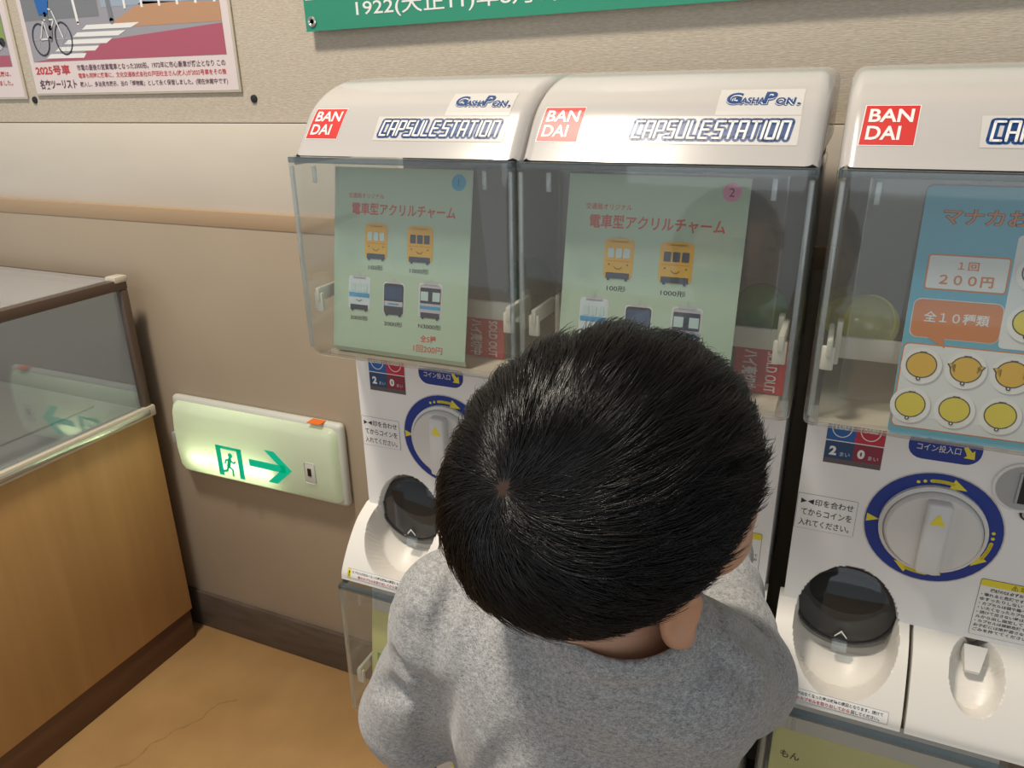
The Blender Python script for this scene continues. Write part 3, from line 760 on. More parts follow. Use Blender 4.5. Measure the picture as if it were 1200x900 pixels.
# capsules resting on the chamber rail
def capsule(loc, r, lab, mtop, mbot, rot, group='toy capsules in the domes'):
    o = thing('toy_capsule', lab, 'capsule', loc, group); o.rotation_euler = rot
    n = 12
    lathe('capsule_base', [(max(.0006, r * math.sin(t)), -r * math.cos(t)) for t in [math.pi / 2 * k / n for k in range(n + 1)]] + [(r * 1.025, 0), (r * 1.025, r * .07), (r * .96, r * .07)], mbot, o, 32, axis='z', cap=False)
    lathe('capsule_lid', [(r * .985, r * .02)] + [(max(.0006, r * .985 * math.cos(t)), r * .02 + r * .985 * math.sin(t)) for t in [math.pi / 2 * k / n for k in range(1, n + 1)]], mtop, o, 32, axis='z', cap=False)
    return o
R_ = math.radians
capsule((.6198 + .052, .122, 1.066), .0315, 'yellow-green capsule with clear lid, in front of the other beside the badge poster', 'capsule_clear', 'capsule_yellow', (R_(50), R_(-62), 0))
capsule((.6198 + .0335, .186, 1.060), .0330, 'green capsule tucked behind the clear-lidded yellow capsule', 'capsule_clear', 'capsule_yellow', (R_(20), R_(-15), 0))
capsule((.303 + .2530, .122, 1.070), .0315, 'green capsule beside the pink-dot train poster, above the child\'s head', 'capsule_green', 'capsule_green', (R_(20), R_(25), 0))
capsule((.2600, .140, 1.076), .0325, 'dark green capsule between the two train poster machines', 'capsule_dark_green', 'capsule_dark_green', (R_(10), R_(30), 0))
# paper inserts of the lower tier
for i, (x, lab, txt) in enumerate(((.022, 'pale yellow insert sheet in lower machine nearest the display case', ''), (.303 + .030, 'pale yellow insert sheet in lower machine behind the child', ''), (.6198 + .016, 'pale yellow insert sheet with black lettering in lower right machine', 'もん'))):
    a = Art(); w = .245 if i == 2 else .215
    a.rect(0, .0, w, .205, 'lower_white', 0); a.rect(0, 0, w, .160, 'lower_yellow', 1); a.rect(0, 0, w, .205, 'lower_white', -4)
    a.rect(.01, .02, w - .01, .055, 'card_red', 2); a.rect(.01, .06, w - .01, .085, 'lower_green', 2)
    if txt: a.text(txt, .012, .118, 'ink', 2, h=.011, bold=.03)
    o = a.build('insert_sheet', front_map(0)); o.location = (x, .022, .385); o.rotation_euler = (R_(-8), 0, 0)
    tag(o, lab, 'poster', 'insert sheets in the lower machines')

# ------------------------------------------------------------------ wall notices
def wall_panel_poster():
    for nm, x0, x1, zb, lab in (('photo_panel', -.997, -.440, 1.3225, 'laminated photo panel of a bicycle crossing a street, on the cloth wall'),
                                ('photo_panel', -1.66, -1.037, 1.3160, 'second laminated photo panel, cut by the left edge of the photo')):
        w = x1 - x0; a = Art(); first = x0 > -1.02; H = .40
        a.rect(0, 0, w, H, 'panel_pink', 0)
        a.rect(.012, .062, w - .018, H - .012, 'road_grey', 1)
        a.rect(0, 0, w, H, 'white', -14)
        if first:
            a.poly([(.012, .062), (w - .018, .062), (w - .018, .115), (.25, .098), (.16, .075)], 'road_red', 2)
            for k in range(5):
                y = .068 + k * .0125; a.poly([(.055 + .03 * k, y), (.165 + .036 * k, y - .0015), (.175 + .04 * k, y + .007), (.07 + .03 * k, y + .008)], 'white', 3)
            a.poly([(.24, .118), (w - .018, .118), (w - .018, .150), (.35, .160)], 'road_orange', 2)
            a.rect(.012, .140, .23, H - .012, 'road_dark', 2); a.rect(.24, .155, w - .018, H - .012, 'glass_blue', 2)
            for k in range(6): a.rect(.30 + k * .045, .150, .306 + k * .045, H - .012, 'white', 3)
            a.stroke([(.168, .13), (.150, H - .02)], .007, 'white', 4); a.stroke([(.262, .13), (.25, H - .02)], .012, 'road_dark', 4)
            # bicycle with its rider
            for cx in (.050, .118):
                a.stroke(ell(cx, .104, .0235, .0300, 26) + [(cx + .0235, .104)], .0030, 'ink', 5, False)
                for q in range(8): a.stroke([(cx, .104), (cx + .022 * math.cos(q * .785), .104 + .028 * math.sin(q * .785))], .0007, 'train_grey', 5, False)
            a.stroke([(.050, .104), (.074, .105), (.100, .140), (.068, .140), (.074, .105)], .0030, 'disc_white', 6); a.stroke([(.050, .104), (.068, .140)], .0025, 'disc_white', 6); a.stroke([(.118, .104), (.098, .158), (.088, .160)], .0030, 'disc_white', 6)
            a.poly([(.060, .150), (.085, .150), (.095, .175), (.090, .235), (.062, .235), (.055, .180)], 'coin_blue', 7); a.stroke([(.078, .150), (.086, .125), (.080, .105)], .010, 'road_dark', 7)
            a.disc(.078, .258, .016, 'skin_print', 7)
            a.text('2025号車', .012, .036, 'ink_red', 2, w=.104, h=.019, bold=.03); a.text('名交ツーリスト', .016, .0085, 'ink_plum', 2, w=.112, h=.019, bold=.03)
            a.text('市電の最後の営業電車となった2000形。1972年に市心乗車が廃止となり この', .138, .0425, 'ink_plum', 2, w=.395, h=.0115, bold=.01)
            a.text('電車も同時に廃車に、文化交通株式会社の戸田社主さん(故人)が2025号車をその後', .138, .0265, 'ink_red', 2, w=.395, h=.0115, bold=.01)
            a.text('購入し、多治見市展示、当の「博物館」として永く保管しました。(現在休館中です)', .138, .0100, 'ink_plum', 2, w=.395, h=.0115, bold=.01)
        else:
            a.rect(.012, .100, w - .02, H - .012, 'road_dark', 2); a.rect(w - .13, .110, w - .02, .19, 'leaf_print', 3); a.rect(.012, .062, w - .020, .084, 'road_red', 2)
            for k in range(9): a.disc(w - .12 + k * .011, .098 + (k % 3) * .006, .009, 'train_grey' if k % 2 else 'ink', 4, n=12)
            a.text('市電の歴史をたどる写真展は、', w - .22, .042, 'ink_red', 2, w=.19, h=.0110, bold=.01); a.text('地元の皆さまに保存されました。', w - .22, .024, 'ink_red', 2, w=.19, h=.0110, bold=.01)
        o = a.build(nm, front_map(0)); o.location = (x0, .4145, zb); tag(o, lab, 'poster', 'photo panels on the wall')
        fr = box('panel_edge', -.004, w + .004, .0002, .0045, -.004, H + .004, 'rail_cream', o, .0015)
mat('panel_pink', (.74, .64, .63), .25, .6); mat('road_grey', (.33, .32, .36), .25, .6); mat('road_red', (.42, .10, .15), .3); mat('road_orange', (.50, .28, .16), .3)
mat('road_dark', (.20, .21, .23), .3); mat('glass_blue', (.33, .40, .50), .2); mat('skin_print', (.5, .3, .2), .4); mat('ink_plum', (.13, .06, .09), .4); mat('leaf_print', (.25, .35, .10), .4)
wall_panel_poster()
mat('banner_green', (.03, .27, .17), .35, .5); mat('banner_pale', (.70, .70, .66), .4)
a = Art(); a.rect(0, 0, 1.35, .36, 'banner_green', 0); a.rect(.004, .0480, 1.346, .30, 'banner_pale', 1); a.rect(0, 0, 1.35, .36, 'banner_green', -6)
a.text('1922(大正11)年8月1日～1974(昭和49)年3月31日', (.105), .0135, 'white', 2, w=.83, h=.030, bold=.008)
o = a.build('hanging_banner', front_map(0)); o.location = (-.262, .402, 1.4135); o.rotation_euler = (0, R_(-.8), 0)
tag(o, 'green vinyl banner with white date lettering, hung at the top of the wall', 'banner')
bm = bmesh.new()
g_ = lathe('grommet', [(.0075, 0), (.0085, -.0015), (.006, -.0028), (.004, -.0015), (.0038, 0)], 'rail_chrome', o, 20); g_.location = (.0140, -.0006, .0150)
for x, z, lab in ((-.412, 1.3065, 'dark screw head in the cloth wall, below the corner of the photo panel'), (-1.016, 1.3100, 'dark screw head in the cloth wall between the two photo panels')):
    s_ = lathe('wall_screw', [(.0075, 0), (.0068, -.0030), (.003, -.0042), (.0006, -.0044)], 'metal_grey', None, 20, mats=['black'], midx=[0, 0, 0]); s_.location = (x, .4203, z); tag(s_, lab, 'screw', 'screws in the wall')

# ------------------------------------------------------------------ exit sign
def exit_sign():
    r = thing('exit_sign', 'glowing green-and-white running-man exit sign with right arrow, low on the wall', 'exit sign', (-.733, .400, .4795))
    w, h = .470, .196
    prof = [(0, 0), (-.012, .0), (-.024, .006)]
    prof = [(-.001, 0), (-.001, h), (-.022, h), (-.034, h - .006), (-.041, h - .025), (-.0455, h * .60), (-.0450, h * .35), (-.041, .022), (-.034, .006), (-.022, 0)]
    P = [(y, z) for y, z in prof]
    # counter-clockwise in (y,z)
    ar = sum(P[i][0] * P[(i + 1) % len(P)][1] - P[(i + 1) % len(P)][0] * P[i][1] for i in range(len(P)))
    if ar < 0: P = P[::-1]
    c = rounded_prism('diffuser', [(y, .010 + z * (h - .020) / h) for y, z in P], .010, w - .010, .016, 'sign_glow', r, 5, auto=50)
    f = lambda u, v, hh: (u, -.0465 - hh, v)
    a = Art(); g = 'sign_green'
    # doorway with the running figure, then the arrow
    x0, y0, x1, y1 = .140, .031, .214, .106
    for q in ([(x0, y0), (x0 + .014, y0), (x0 + .014, y1), (x0, y1)], [(x1 - .014, y0), (x1, y0), (x1, y1), (x1 - .014, y1)], [(x0, y1 - .007), (x1, y1 - .007), (x1, y1), (x0, y1)]): a.poly(q, g, 0)
    a.disc(x0 + .040, y0 + .054, .0062, g, 1, n=16)
    a.stroke([(x0 + .037, y0 + .044), (x0 + .031, y0 + .026)], .010, g, 1); a.stroke([(x0 + .036, y0 + .043), (x0 + .047, y0 + .036), (x0 + .052, y0 + .040)], .0045, g, 1)
    a.stroke([(x0 + .036, y0 + .043), (x0 + .025, y0 + .040), (x0 + .022, y0 + .032)], .0045, g, 1)
    a.stroke([(x0 + .032, y0 + .026), (x0 + .042, y0 + .018), (x0 + .041, y0 + .004)], .0055, g, 1); a.stroke([(x0 + .030, y0 + .026), (x0 + .025, y0 + .014), (x0 + .014, y0 + .011)], .0055, g, 1)
    a.stroke([(.233, .079), (.332, .079)], .0170, g, 0, False); a.poly([(.350, .079), (.306, .118), (.280, .118), (.324, .079)], g, 0); a.poly([(.350, .079), (.324, .079), (.280, .040), (.306, .040)], g, 0)
    a.text('消防', .112, .048, 'sticker_edge', 0, h=.010)
    a.build('pictogram', f, r)
    bm = bmesh.new(); box_bm(bm, .385, .412, -.0480, -.0440, .060, .108, .004); box_bm(bm, .394, .403, -.0500, -.0475, .078, .096, .001, 2, 1); from_bm('monitor_lamp', bm, M('sign_frame', 'black'), r, auto=40)
    bm = bmesh.new(); box_bm(bm, .395, .428, -.034, -.012, h - .0008, h + .0012, .0005); from_bm('inspection_sticker', bm, M('sticker_orange'), r)
    bm = bmesh.new(); box_bm(bm, .006, .020, -.044, -.030, .085, .112, .003); from_bm('side_latch', bm, M('metal_grey'), r, auto=40)
    bm = bmesh.new(); box_bm(bm, 0, w, -.022, .0, 0, h, .010, 3); from_bm('housing', bm, M('sign_frame'), r, auto=40)
    tb = lathe('light_tube', [(.001, 0), (.006, .001), (.006, .239), (.001, .240)], 'tube_glow', r, 16, axis='z'); tb.rotation_euler = (0, math.radians(90), 0); tb.location = (.05, -.0285, .058)
def glow_mat():
    m = mat('sign_glow', (.72, .76, .64), .3, .4)
    b = m.node_tree.nodes['Principled BSDF']; b.inputs['Emission Color'].default_value = (.86, 1.0, .66, 1); b.inputs['Emission Strength'].default_value = .16
    n, l = m.node_tree.nodes, m.node_tree.links
    t = n.new('ShaderNodeBsdfTranslucent'); t.inputs[0].default_value = (.80, .86, .66, 1); mx = n.new('ShaderNodeMixShader'); mx.inputs[0].default_value = .5
    l.new(b.outputs[0], mx.inputs[1]); l.new(t.outputs[0], mx.inputs[2]); l.new(mx.outputs[0], n['Material Output'].inputs[0])
    mat('tube_glow', (.8, .8, .8), .5, .3, Emission_Color=(.86, 1, .70, 1), Emission_Strength=9)
glow_mat(); mat('sign_green', (.0, .42, .28), .4, .3, Emission_Color=(0, .55, .28, 1), Emission_Strength=.35); mat('sign_frame', (.60, .60, .54), .4); mat('sticker_orange', (.85, .18, .02), .5)
exit_sign()

# ------------------------------------------------------------------ display case
def display_case():
    r = thing('display_case', 'wooden display case with glass top and sides, standing at the left', 'display case', (-.769, .352, 0))
    X0, Y0 = -.70, -1.45
    def b(name, x0, x1, y0, y1, z0, z1, m, bev=.002): return box(name, x0, x1, y0, y1, z0, z1, m, r, bev)
    b('base_cabinet', X0, 0, Y0, 0, .088, .632, 'case_wood', .0015)
    b('kick_plate', X0, -.004, Y0, -.004, .0, .088, 'kick_wood', .0015)
    bm = bmesh.new(); box_bm(bm, -.006, .008, Y0, .006, .630, .656, .004); box_bm(bm, X0, -.0062, -.008, .0055, .6305, .6555, .004); from_bm('base_rail', bm, M('rail_cream'), r, auto=40)
    bm = bmesh.new(); box_bm(bm, -.002, .0095, Y0, -.010, .636, .650, .003); from_bm('rail_strip', bm, M('rail_chrome'), r, auto=40)
    b('case_floor', X0, -.006, Y0, -.008, .632, .645, 'case_lining', .001)
    for nm, xa, xb, ya, yb in (('corner_post', -.014, .004, -.018, .0),):
        b(nm, xa, xb - .0006, ya, yb - .0006, .654, .9275, 'frame_brown', .002)
    bm = bmesh.new(); box_bm(bm, -.016, .004, Y0, 0, .928, .950, .002); box_bm(bm, X0, -.0162, -.016, -.0005, .9285, .9495, .002); from_bm('top_frame', bm, M('frame_brown'), r, auto=40)
    b('corner_cap', -.024, .006, -.030, .003, .944, .958, 'rail_cream', .003)
    bm = bmesh.new(); box_bm(bm, -.010, -.005, Y0, -.016, .656, .930, 0); from_bm('side_glass', bm, M('glass'), r)
    bm = bmesh.new(); box_bm(bm, X0, -.016, Y0, -.016, .946, .951, 0); from_bm('top_glass', bm, M('hazed_top_glass'), r)
    b('back_panel', X0, -.014, -.010, -.006, .645, .930, 'case_lining_dark', .0005)
    return r
display_case()
o = box('exhibit_board', -1.42, -.90, .00, .31, .6455, .651, 'case_board', None, .003); tag(o, 'pale exhibit board lying inside the glass display case', 'board')

# ------------------------------------------------------------------ the child: signed-distance modelling, one continuous surface each
class Field:
    def __init__(s, lo, hi, h):
        s.lo = np.array(lo, np.float32); s.h = h; s.n = np.ceil((np.array(hi) - s.lo) / h).astype(int) + 1
        s.f = np.full(s.n, .05, np.float32)
    def _win(s, lo, hi):
        a = np.clip(np.floor((np.array(lo) - s.lo) / s.h).astype(int), 0, s.n); b = np.clip(np.ceil((np.array(hi) - s.lo) / s.h).astype(int) + 1, 0, s.n)
        sl = tuple(slice(x, y) for x, y in zip(a, b))
        ax = [s.lo[i] + s.h * np.arange(a[i], b[i], dtype=np.float32) for i in range(3)]
        return sl, np.stack(np.meshgrid(*ax, indexing='ij'), -1)
    def apply(s, lo, hi, fn, k=.01, op='add'):
        sl, P = s._win(lo, hi)
        if P.size == 0: return
        d = fn(P).astype(np.float32); f = s.f[sl]
        if op == 'disp': s.f[sl] = f + d; return
        if op == 'sub': d = -d; f2 = -f; h = np.maximum(k - np.abs(f2 + d - 2 * d + 0 * d), 0) if False else np.maximum(k - np.abs(f - d), 0) / max(k, 1e-6); s.f[sl] = np.maximum(f, d) + h * h * k * .25; return
        h = np.maximum(k - np.abs(f - d), 0) / max(k, 1e-6); s.f[sl] = np.minimum(f, d) - h * h * k * .25
    def cone(s, a, b, ra, rb, k=.01, op='add', mod=None):
        a, b = np.array(a, np.float32), np.array(b, np.float32); m = max(ra, rb) + .035
        def fn(P):
            d = b - a; t = np.clip(((P - a) @ d) / (d @ d), 0, 1); r = ra + (rb - ra) * t
            if mod: r = r + mod(t)
            return np.linalg.norm(P - a - t[..., None] * d, axis=-1) - r
        s.apply(np.minimum(a, b) - m, np.maximum(a, b) + m, fn, k, op)
    def chain(s, pts, rad, k=.01, **kw):
        for i in range(len(pts) - 1): s.cone(pts[i], pts[i + 1], rad[i], rad[i + 1], k, **kw)
    def ell(s, c, r, k=.01, B=None, op='add'):
        c = np.array(c, np.float32); r = np.array(r, np.float32); B = np.eye(3, dtype=np.float32) if B is None else np.array(B, np.float32)
        def fn(P):
            q = (P - c) @ B.T; k0 = np.linalg.norm(q / r, axis=-1); k1 = np.linalg.norm(q / (r * r), axis=-1)
            return k0 * (k0 - 1) / np.maximum(k1, 1e-6)
        m = float(r.max()) + .035; s.apply(c - m, c + m, fn, k, op)
    def torus(s, c, ax, R, r, k=.004, sq=(1, 1), u=None):
        c = np.array(c, np.float32); ax = np.array(ax, float); ax /= np.linalg.norm(ax); u = np.array(u or (1, 0, 0), float); u -= ax * (u @ ax); u /= np.linalg.norm(u); v = np.cross(ax, u)
        def fn(P):
            q = P - c; x, y, z = (q @ u) / sq[0], (q @ v) / sq[1], q @ ax
            return np.hypot(np.hypot(x, y) - R, z) - r
        m = R * max(sq) + r + .03; s.apply(c - m, c + m, fn, k)
    def mesh(s):
        f = s.f; n = f.shape; ins = f < 0
        c = np.zeros(tuple(x - 1 for x in n), np.int8)
        for dx in (0, 1):
            for dy in (0, 1):
                for dz in (0, 1): c += ins[dx:n[0] - 1 + dx, dy:n[1] - 1 + dy, dz:n[2] - 1 + dz]
        act = np.argwhere((c > 0) & (c < 8)); idx = np.full(c.shape, -1, np.int32); idx[tuple(act.T)] = np.arange(len(act))
        acc = np.zeros((len(act), 3)); cnt = np.zeros(len(act))
        cor = [(dx, dy, dz) for dx in (0, 1) for dy in (0, 1) for dz in (0, 1)]
        val = {q: f[tuple((act + q).T)] for q in cor}
        for p in cor:
            for ax in range(3):
                if p[ax]: continue
                q = tuple(p[i] + (i == ax) for i in range(3)); a, b = val[p], val[q]; m = (a < 0) != (b < 0)
                t = np.where(m, a / np.where(m, a - b, 1), 0); pt = np.tile(np.array(p, float), (len(act), 1)); pt[:, ax] += t
                acc += pt * m[:, None]; cnt += m
        V = s.lo + s.h * (act + acc / np.maximum(cnt, 1)[:, None]); Q = []
        for ax in range(3):
            a = ins[tuple(slice(0, n[i] - 1) if i == ax else slice(1, n[i] - 1) for i in range(3))]
            b = ins[tuple(slice(1, n[i]) if i == ax else slice(1, n[i] - 1) for i in range(3))]
            e = np.argwhere(a != b); fl_ = a[tuple(e.T)]
            e = e + [0 if i == ax else 1 for i in range(3)]
            u, v = [(1, 2), (2, 0), (0, 1)][ax]; U_ = np.zeros(3, int); U_[u] = 1; V_ = np.zeros(3, int); V_[v] = 1
            q = np.stack([idx[tuple((e - U_ - V_).T)], idx[tuple((e - V_).T)], idx[tuple(e.T)], idx[tuple((e - U_).T)]], 1)
            q[~fl_] = q[~fl_][:, ::-1]; Q.append(q)
        Q = np.concatenate(Q); Q = Q[(Q >= 0).all(1)]
        return V, Q
def np_mesh(name, V, F, mats, parent=None, mi=None):
    me = bpy.data.meshes.new(name); k = F.shape[1]
    me.vertices.add(len(V)); me.vertices.foreach_set('co', np.ascontiguousarray(V, np.float32).ravel())
    me.loops.add(F.size); me.loops.foreach_set('vertex_index', np.ascontiguousarray(F, np.int32).ravel())
    me.polygons.add(len(F)); me.polygons.foreach_set('loop_start', np.arange(0, F.size, k, dtype=np.int32)); me.polygons.foreach_set('loop_total', np.full(len(F), k, np.int32))
    for m in mats: me.materials.append(m)
    if mi is not None: me.polygons.foreach_set('material_index', mi.astype(np.int32))
    me.polygons.foreach_set('use_smooth', np.ones(len(F), bool)); me.update(); me.validate()
    o = bpy.data.objects.new(name, me); COL.objects.link(o)
    if parent: o.parent = parent
    return o

# head frame
HC = np.array([.5115, -.3620, 1.0820])
def head_axes(a, b, c):
    f = np.array([math.sin(a) * math.cos(b), math.cos(a) * math.cos(b), -math.sin(b)]); r = np.array([math.cos(a), -math.sin(a), 0]); u = np.cross(r, f)
    return np.stack([math.cos(c) * r - math.sin(c) * u, f, math.sin(c) * r + math.cos(c) * u])
HB = head_axes(.58, -.20, .32)            # rows: right, forward, up
HS = 1.08
def hd(p): return HC + HS * (np.array(p, float) @ HB)
SK = np.array([.0790, .0975, .0870])      # skull radii

NB = np.array([.522, -.345, .938])
ShL, ElL, WrL = np.array([.388, -.335, .915]), np.array([.334, -.322, .790]), np.array([.385, -.185, .800])
ShR, ElR, WrR = np.array([.572, -.335, .922]), np.array([.594, -.228, .846]), np.array([.543, -.050, .868])
PEL = np.array([.485, -.315, .585])

def fingers(F, wr, fore, palm_n, side, curl, sc=1.0, spread=.16):
    """palm and five separate fingers growing from the wrist; fore = hand direction, palm_n = direction the palm faces, side = thumb side"""
    fore = np.array(fore, float); fore /= np.linalg.norm(fore); palm_n = np.array(palm_n, float); palm_n -= fore * (palm_n @ fore); palm_n /= np.linalg.norm(palm_n)
    lat = np.cross(fore, palm_n) * side
    P = lambda a, b, c: wr + sc * (a * fore + b * lat + c * palm_n)
    for b in (-.017, -.006, .006, .017): F.cone(P(.004, b * .7, 0), P(.048, b, 0), .0110 * sc, .0085 * sc, .008)
    F.cone(P(.012, .010, .004), P(.030, .022, .008), .0110 * sc, .0095 * sc, .008)
    for i, (b, L) in enumerate(((.0185, .040), (.0062, .045), (-.0062, .042), (-.0180, .033))):
        p = P(.050, b, 0); d = fore + lat * (b / .0185) * spread; d /= np.linalg.norm(d); ang = 0; r = .0064 - (.0006 if i == 3 else 0)
        for j, fr in enumerate((.45, .31, .24)):
            ang += curl[j]; dd = d * math.cos(ang) + palm_n * math.sin(ang); q = p + dd * L * fr * sc
            F.cone(p, q, r * sc, (r - .0005) * sc, .0022); r -= .0005; p = q
    p = P(.022, .020, .006); d = fore * .55 + lat * .75 + palm_n * .35; d /= np.linalg.norm(d); r = .0076
    for j, L in enumerate((.022, .018)):
        q = p + d * L * sc; F.cone(p, q, r * sc, (r - .001) * sc, .003); r -= .001; p = q; d = d + palm_n * .45 + fore * .35; d /= np.linalg.norm(d)

def build_child():
    root = thing('person', 'small dark-haired person in heather grey sweatshirt reaching for the middle machine', 'person', (.485, -.33, 0))
    # ---- skin
    F = Field((.23, -.54, .02), (.70, .12, 1.20), .0026)
    F.chain([PEL + [0, 0, .02], PEL + [0, 0, .16], (.490, -.325, .86)], [.070, .068, .072], .03)
    F.cone(ShL + [.02, 0, 0], ShR - [.02, 0, 0], .034, .034, .03)
    F.cone(NB + [.012, -.006, 0], hd((.010, -.026, -.062)), .0395, .0370, .02)
    for sgn in (-1, 1):
        hp = PEL + [sgn * .048, 0, -.02]; F.chain([hp, (.485 + sgn * .055, -.315, .32), (.485 + sgn * .055, -.335, .075)], [.056, .040, .028], .02)
        F.cone((.485 + sgn * .056, -.345, .045), (.485 + sgn * .060, -.255, .036), .027, .022, .015)
    for A, B, C_ in ((ShL, ElL, WrL), (ShR, ElR, WrR)): F.chain([A, B, C_], [.034, .026, .019], .015)
    # head: cranium, face, jaw, nose, brow, lips, ears
    F.ell(HC, SK, .01, HB); F.ell(hd((0, .030, -.040)), (.061, .058, .062), .02, HB); F.ell(hd((0, .056, -.072)), (.033, .028, .026), .02, HB)
    for sgn in (-1, 1):
        F.ell(hd((sgn * .040, .054, -.044)), (.033, .031, .032), .018, HB); F.ell(hd((sgn * .048, .040, -.006)), (.0275, .030, .030), .018, HB)       # cheeks
        F.ell(hd((sgn * .030, .0815, -.012)), (.0165, .010, .0085), .006, HB, 'sub')   # eye sockets
        F.ell(hd((sgn * .030, .0745, -.012)), (.0130, .0125, .0118), .004, HB); F.ell(hd((sgn * .030, .0890, -.0135)), (.0105, .0100, .0036), .0015, HB, 'sub')   # lids and slit
    F.cone(hd((0, .084, -.010)), hd((0, .0945, -.036)), .0055, .0078, .012); F.ell(hd((0, .0935, -.037)), (.013, .008, .007), .008, HB)
    F.cone(hd((-.030, .082, .006)), hd((.030, .082, .006)), .006, .006, .014)
    F.cone(hd((-.014, .0835, -.0600)), hd((.014, .0835, -.0600)), .0052, .0052, .006); F.cone(hd((-.012, .0830, -.0680)), hd((.012, .0830, -.0680)), .0056, .0056, .006)
    F.cone(hd((-.016, .0900, -.0640)), hd((.016, .0900, -.0640)), .0012, .0012, .003, op='sub')
    for sgn in (-1, 1):
        E = HB.copy(); t = sgn * .45; E = np.stack([math.cos(t) * HB[0] - math.sin(t) * HB[1], math.sin(t) * HB[0] + math.cos(t) * HB[1], HB[2]])
        c = hd((sgn * .0755, .000, -.046)); F.ell(c, (.0090, .0130, .0305), .006, E); F.ell(c + sgn * .0075 * E[0] + .002 * HB[1] + .002 * HB[2], (.0055, .0115, .0185), .004, E, 'sub')
        F.ell(c - .024 * HB[2] + .004 * HB[1] + sgn * .002 * E[0], (.0075, .0095, .0105), .006, E)
    # hands
    fingers(F, WrL, (.15, .75, -.45), (.75, .1, -.1), 1, (.35, .5, .35), .95)
    kn = np.array([.303 + .149, .045, .846])
    dR = np.array([.480, .050, .856]) - WrR
    fingers(F, WrR, dR, (-.55, .12, -.85), -1, (.45, .65, .45), .98)
    V, Q = F.mesh()
    L = (V - HC) @ HB.T
    lips = ((L[:, 0] / .0185) ** 2 + ((L[:, 2] + .0690) / .0095) ** 2 < 1) & (L[:, 1] > .078)
    mi = lips[Q].all(1).astype(int)
    body = np_mesh('body', V - np.array([.485, -.33, 0]), Q, M('skin', 'lip'), root, mi)
    off = Vector((.485, -.33, 0))
    for sgn in (-1, 1):
        p = hd((sgn * .030, .0750, -.0125)); d = HB[1] - .35 * HB[2]; d = d / np.linalg.norm(d)
        bm = bmesh.new(); bmesh.ops.create_uvsphere(bm, u_segments=20, v_segments=12, radius=.0100)
        rot = Vector(d).to_track_quat('Z', 'Y').to_matrix()
        for v in bm.verts: v.co = rot @ v.co
        for f in bm.faces: f.material_index = 1 if f.calc_center_median().normalized().dot(Vector(d)) > .84 else 0
        e = from_bm('eye', bm, M('eye_white', 'iris'), root, auto=80); e.location = Vector(p) - off
        bp = [hd((sgn * (.018 + .0055 * k), (.0905 - .0012 * k * k * .45), .0065 + .0016 * math.sin(k * .8))) for k in range(5)]
        fb = Field(np.min(bp, 0) - .006, np.max(bp, 0) + .006, .0009); fb.chain(bp, [0.0020, .0028, .0028, .0024, .0016], .003)
        Vb, Qb = fb.mesh(); np_mesh('eyebrow', Vb - np.array([.485, -.33, 0]), Qb, M('hair'), root)
    # ---- sweatshirt
    h = .0028; F = Field((.22, -.54, .50), (.71, -.02, 1.02), h)
    rng = np.random.default_rng(5)
    F.ell((.487, -.322, .850), (.122, .084, .130), .03); F.ell((.487, -.312, .705), (.120, .088, .150), .04)
    F.cone((.487, -.315, .53), (.487, -.315, .70), .098, .096, .04)
    F.cone(ShL + [.008, 0, .002], ShR - [.008, 0, -.002], .050, .050, .035); F.cone(NB + [-.012, -.002, -.006], (.487, -.335, .88), .052, .075, .04)
    def wav(n, amp, ph, sharp=1): return lambda t: amp * np.sin(t * n * 2 * math.pi + ph) * (t > .06) * (t < .97)
    F.cone(ShL, ElL, .053, .046, .018, mod=wav(1.6, .0022, .6)); F.cone(ElL, WrL, .046, .031, .018, mod=wav(3.2, .0022, 1.0))
    F.cone(ShR, ElR, .053, .049, .024, mod=wav(1.3, .0016, .2)); F.cone(ElR, WrR, .0485, .0310, .020, mod=wav(3.6, .0026, 2.2))
    # cuffs
    for E_, W_ in ((ElL, WrL), (ElR, WrR)):
        d = (W_ - E_) / np.linalg.norm(W_ - E_); F.cone(W_ - d * .004, W_ + d * .012, .026, .025, .004)
    # folds: shallow troughs pressed into the cloth
    def fold(p, q, r=.0062, k=.014): F.cone(p, q, r, r * .6, k, op='sub')
    for p, q in FOLDS: fold(p, q)
    # gentle all-over rumple
    ph = rng.uniform(0, 6.28, (9,)); fr = rng.normal(0, 1, (9, 3)); fr = fr / np.linalg.norm(fr, axis=1)[:, None] * rng.uniform(35, 95, (9, 1)); am = .0042 / (np.linalg.norm(fr, axis=1) / 35)
    def rum(P):
        o = 0
        for i in range(9): o = o + am[i] * .33 * np.sin(P @ fr[i].astype(np.float32) + ph[i])
        return o
    F.apply(F.lo, F.lo + F.h * F.n, rum, op='disp')
    # seams of the raglan sleeves: two narrow stitched grooves on the back
    for A, B in SEAMS:
        A, B = np.array(A), np.array(B); nrm = np.cross(B - A, (0, 1, 0)); nrm /= np.linalg.norm(nrm); d = B - A; LL = np.linalg.norm(d); d = d / LL
        def seam(P, A=A, nrm=nrm, d=d, LL=LL):
            t = (P - A) @ d; return .0016 * np.exp(-(((P - A) @ nrm) / .0024) ** 2) * (t > 0) * (t < LL) * (P[..., 1] < -.33)
        F.apply(np.minimum(A, B) - [.03, .12, .02], np.maximum(A, B) + [.03, .06, .02], seam, op='disp')
    # neck opening and ribbed collar
    ax = NECK_AX
    F.cone(NECK_C - .040 * ax, NECK_C - .006 * ax, .066, .0530, .020)
    F.cone(NECK_C - .005 * ax, NECK_C + .07 * ax, .046, .052, .006, op='sub')
    F.torus(NECK_C, ax, .049, .0048, .010); F.torus(NECK_C - .0130 * ax, ax, .0560, .0016, .003)
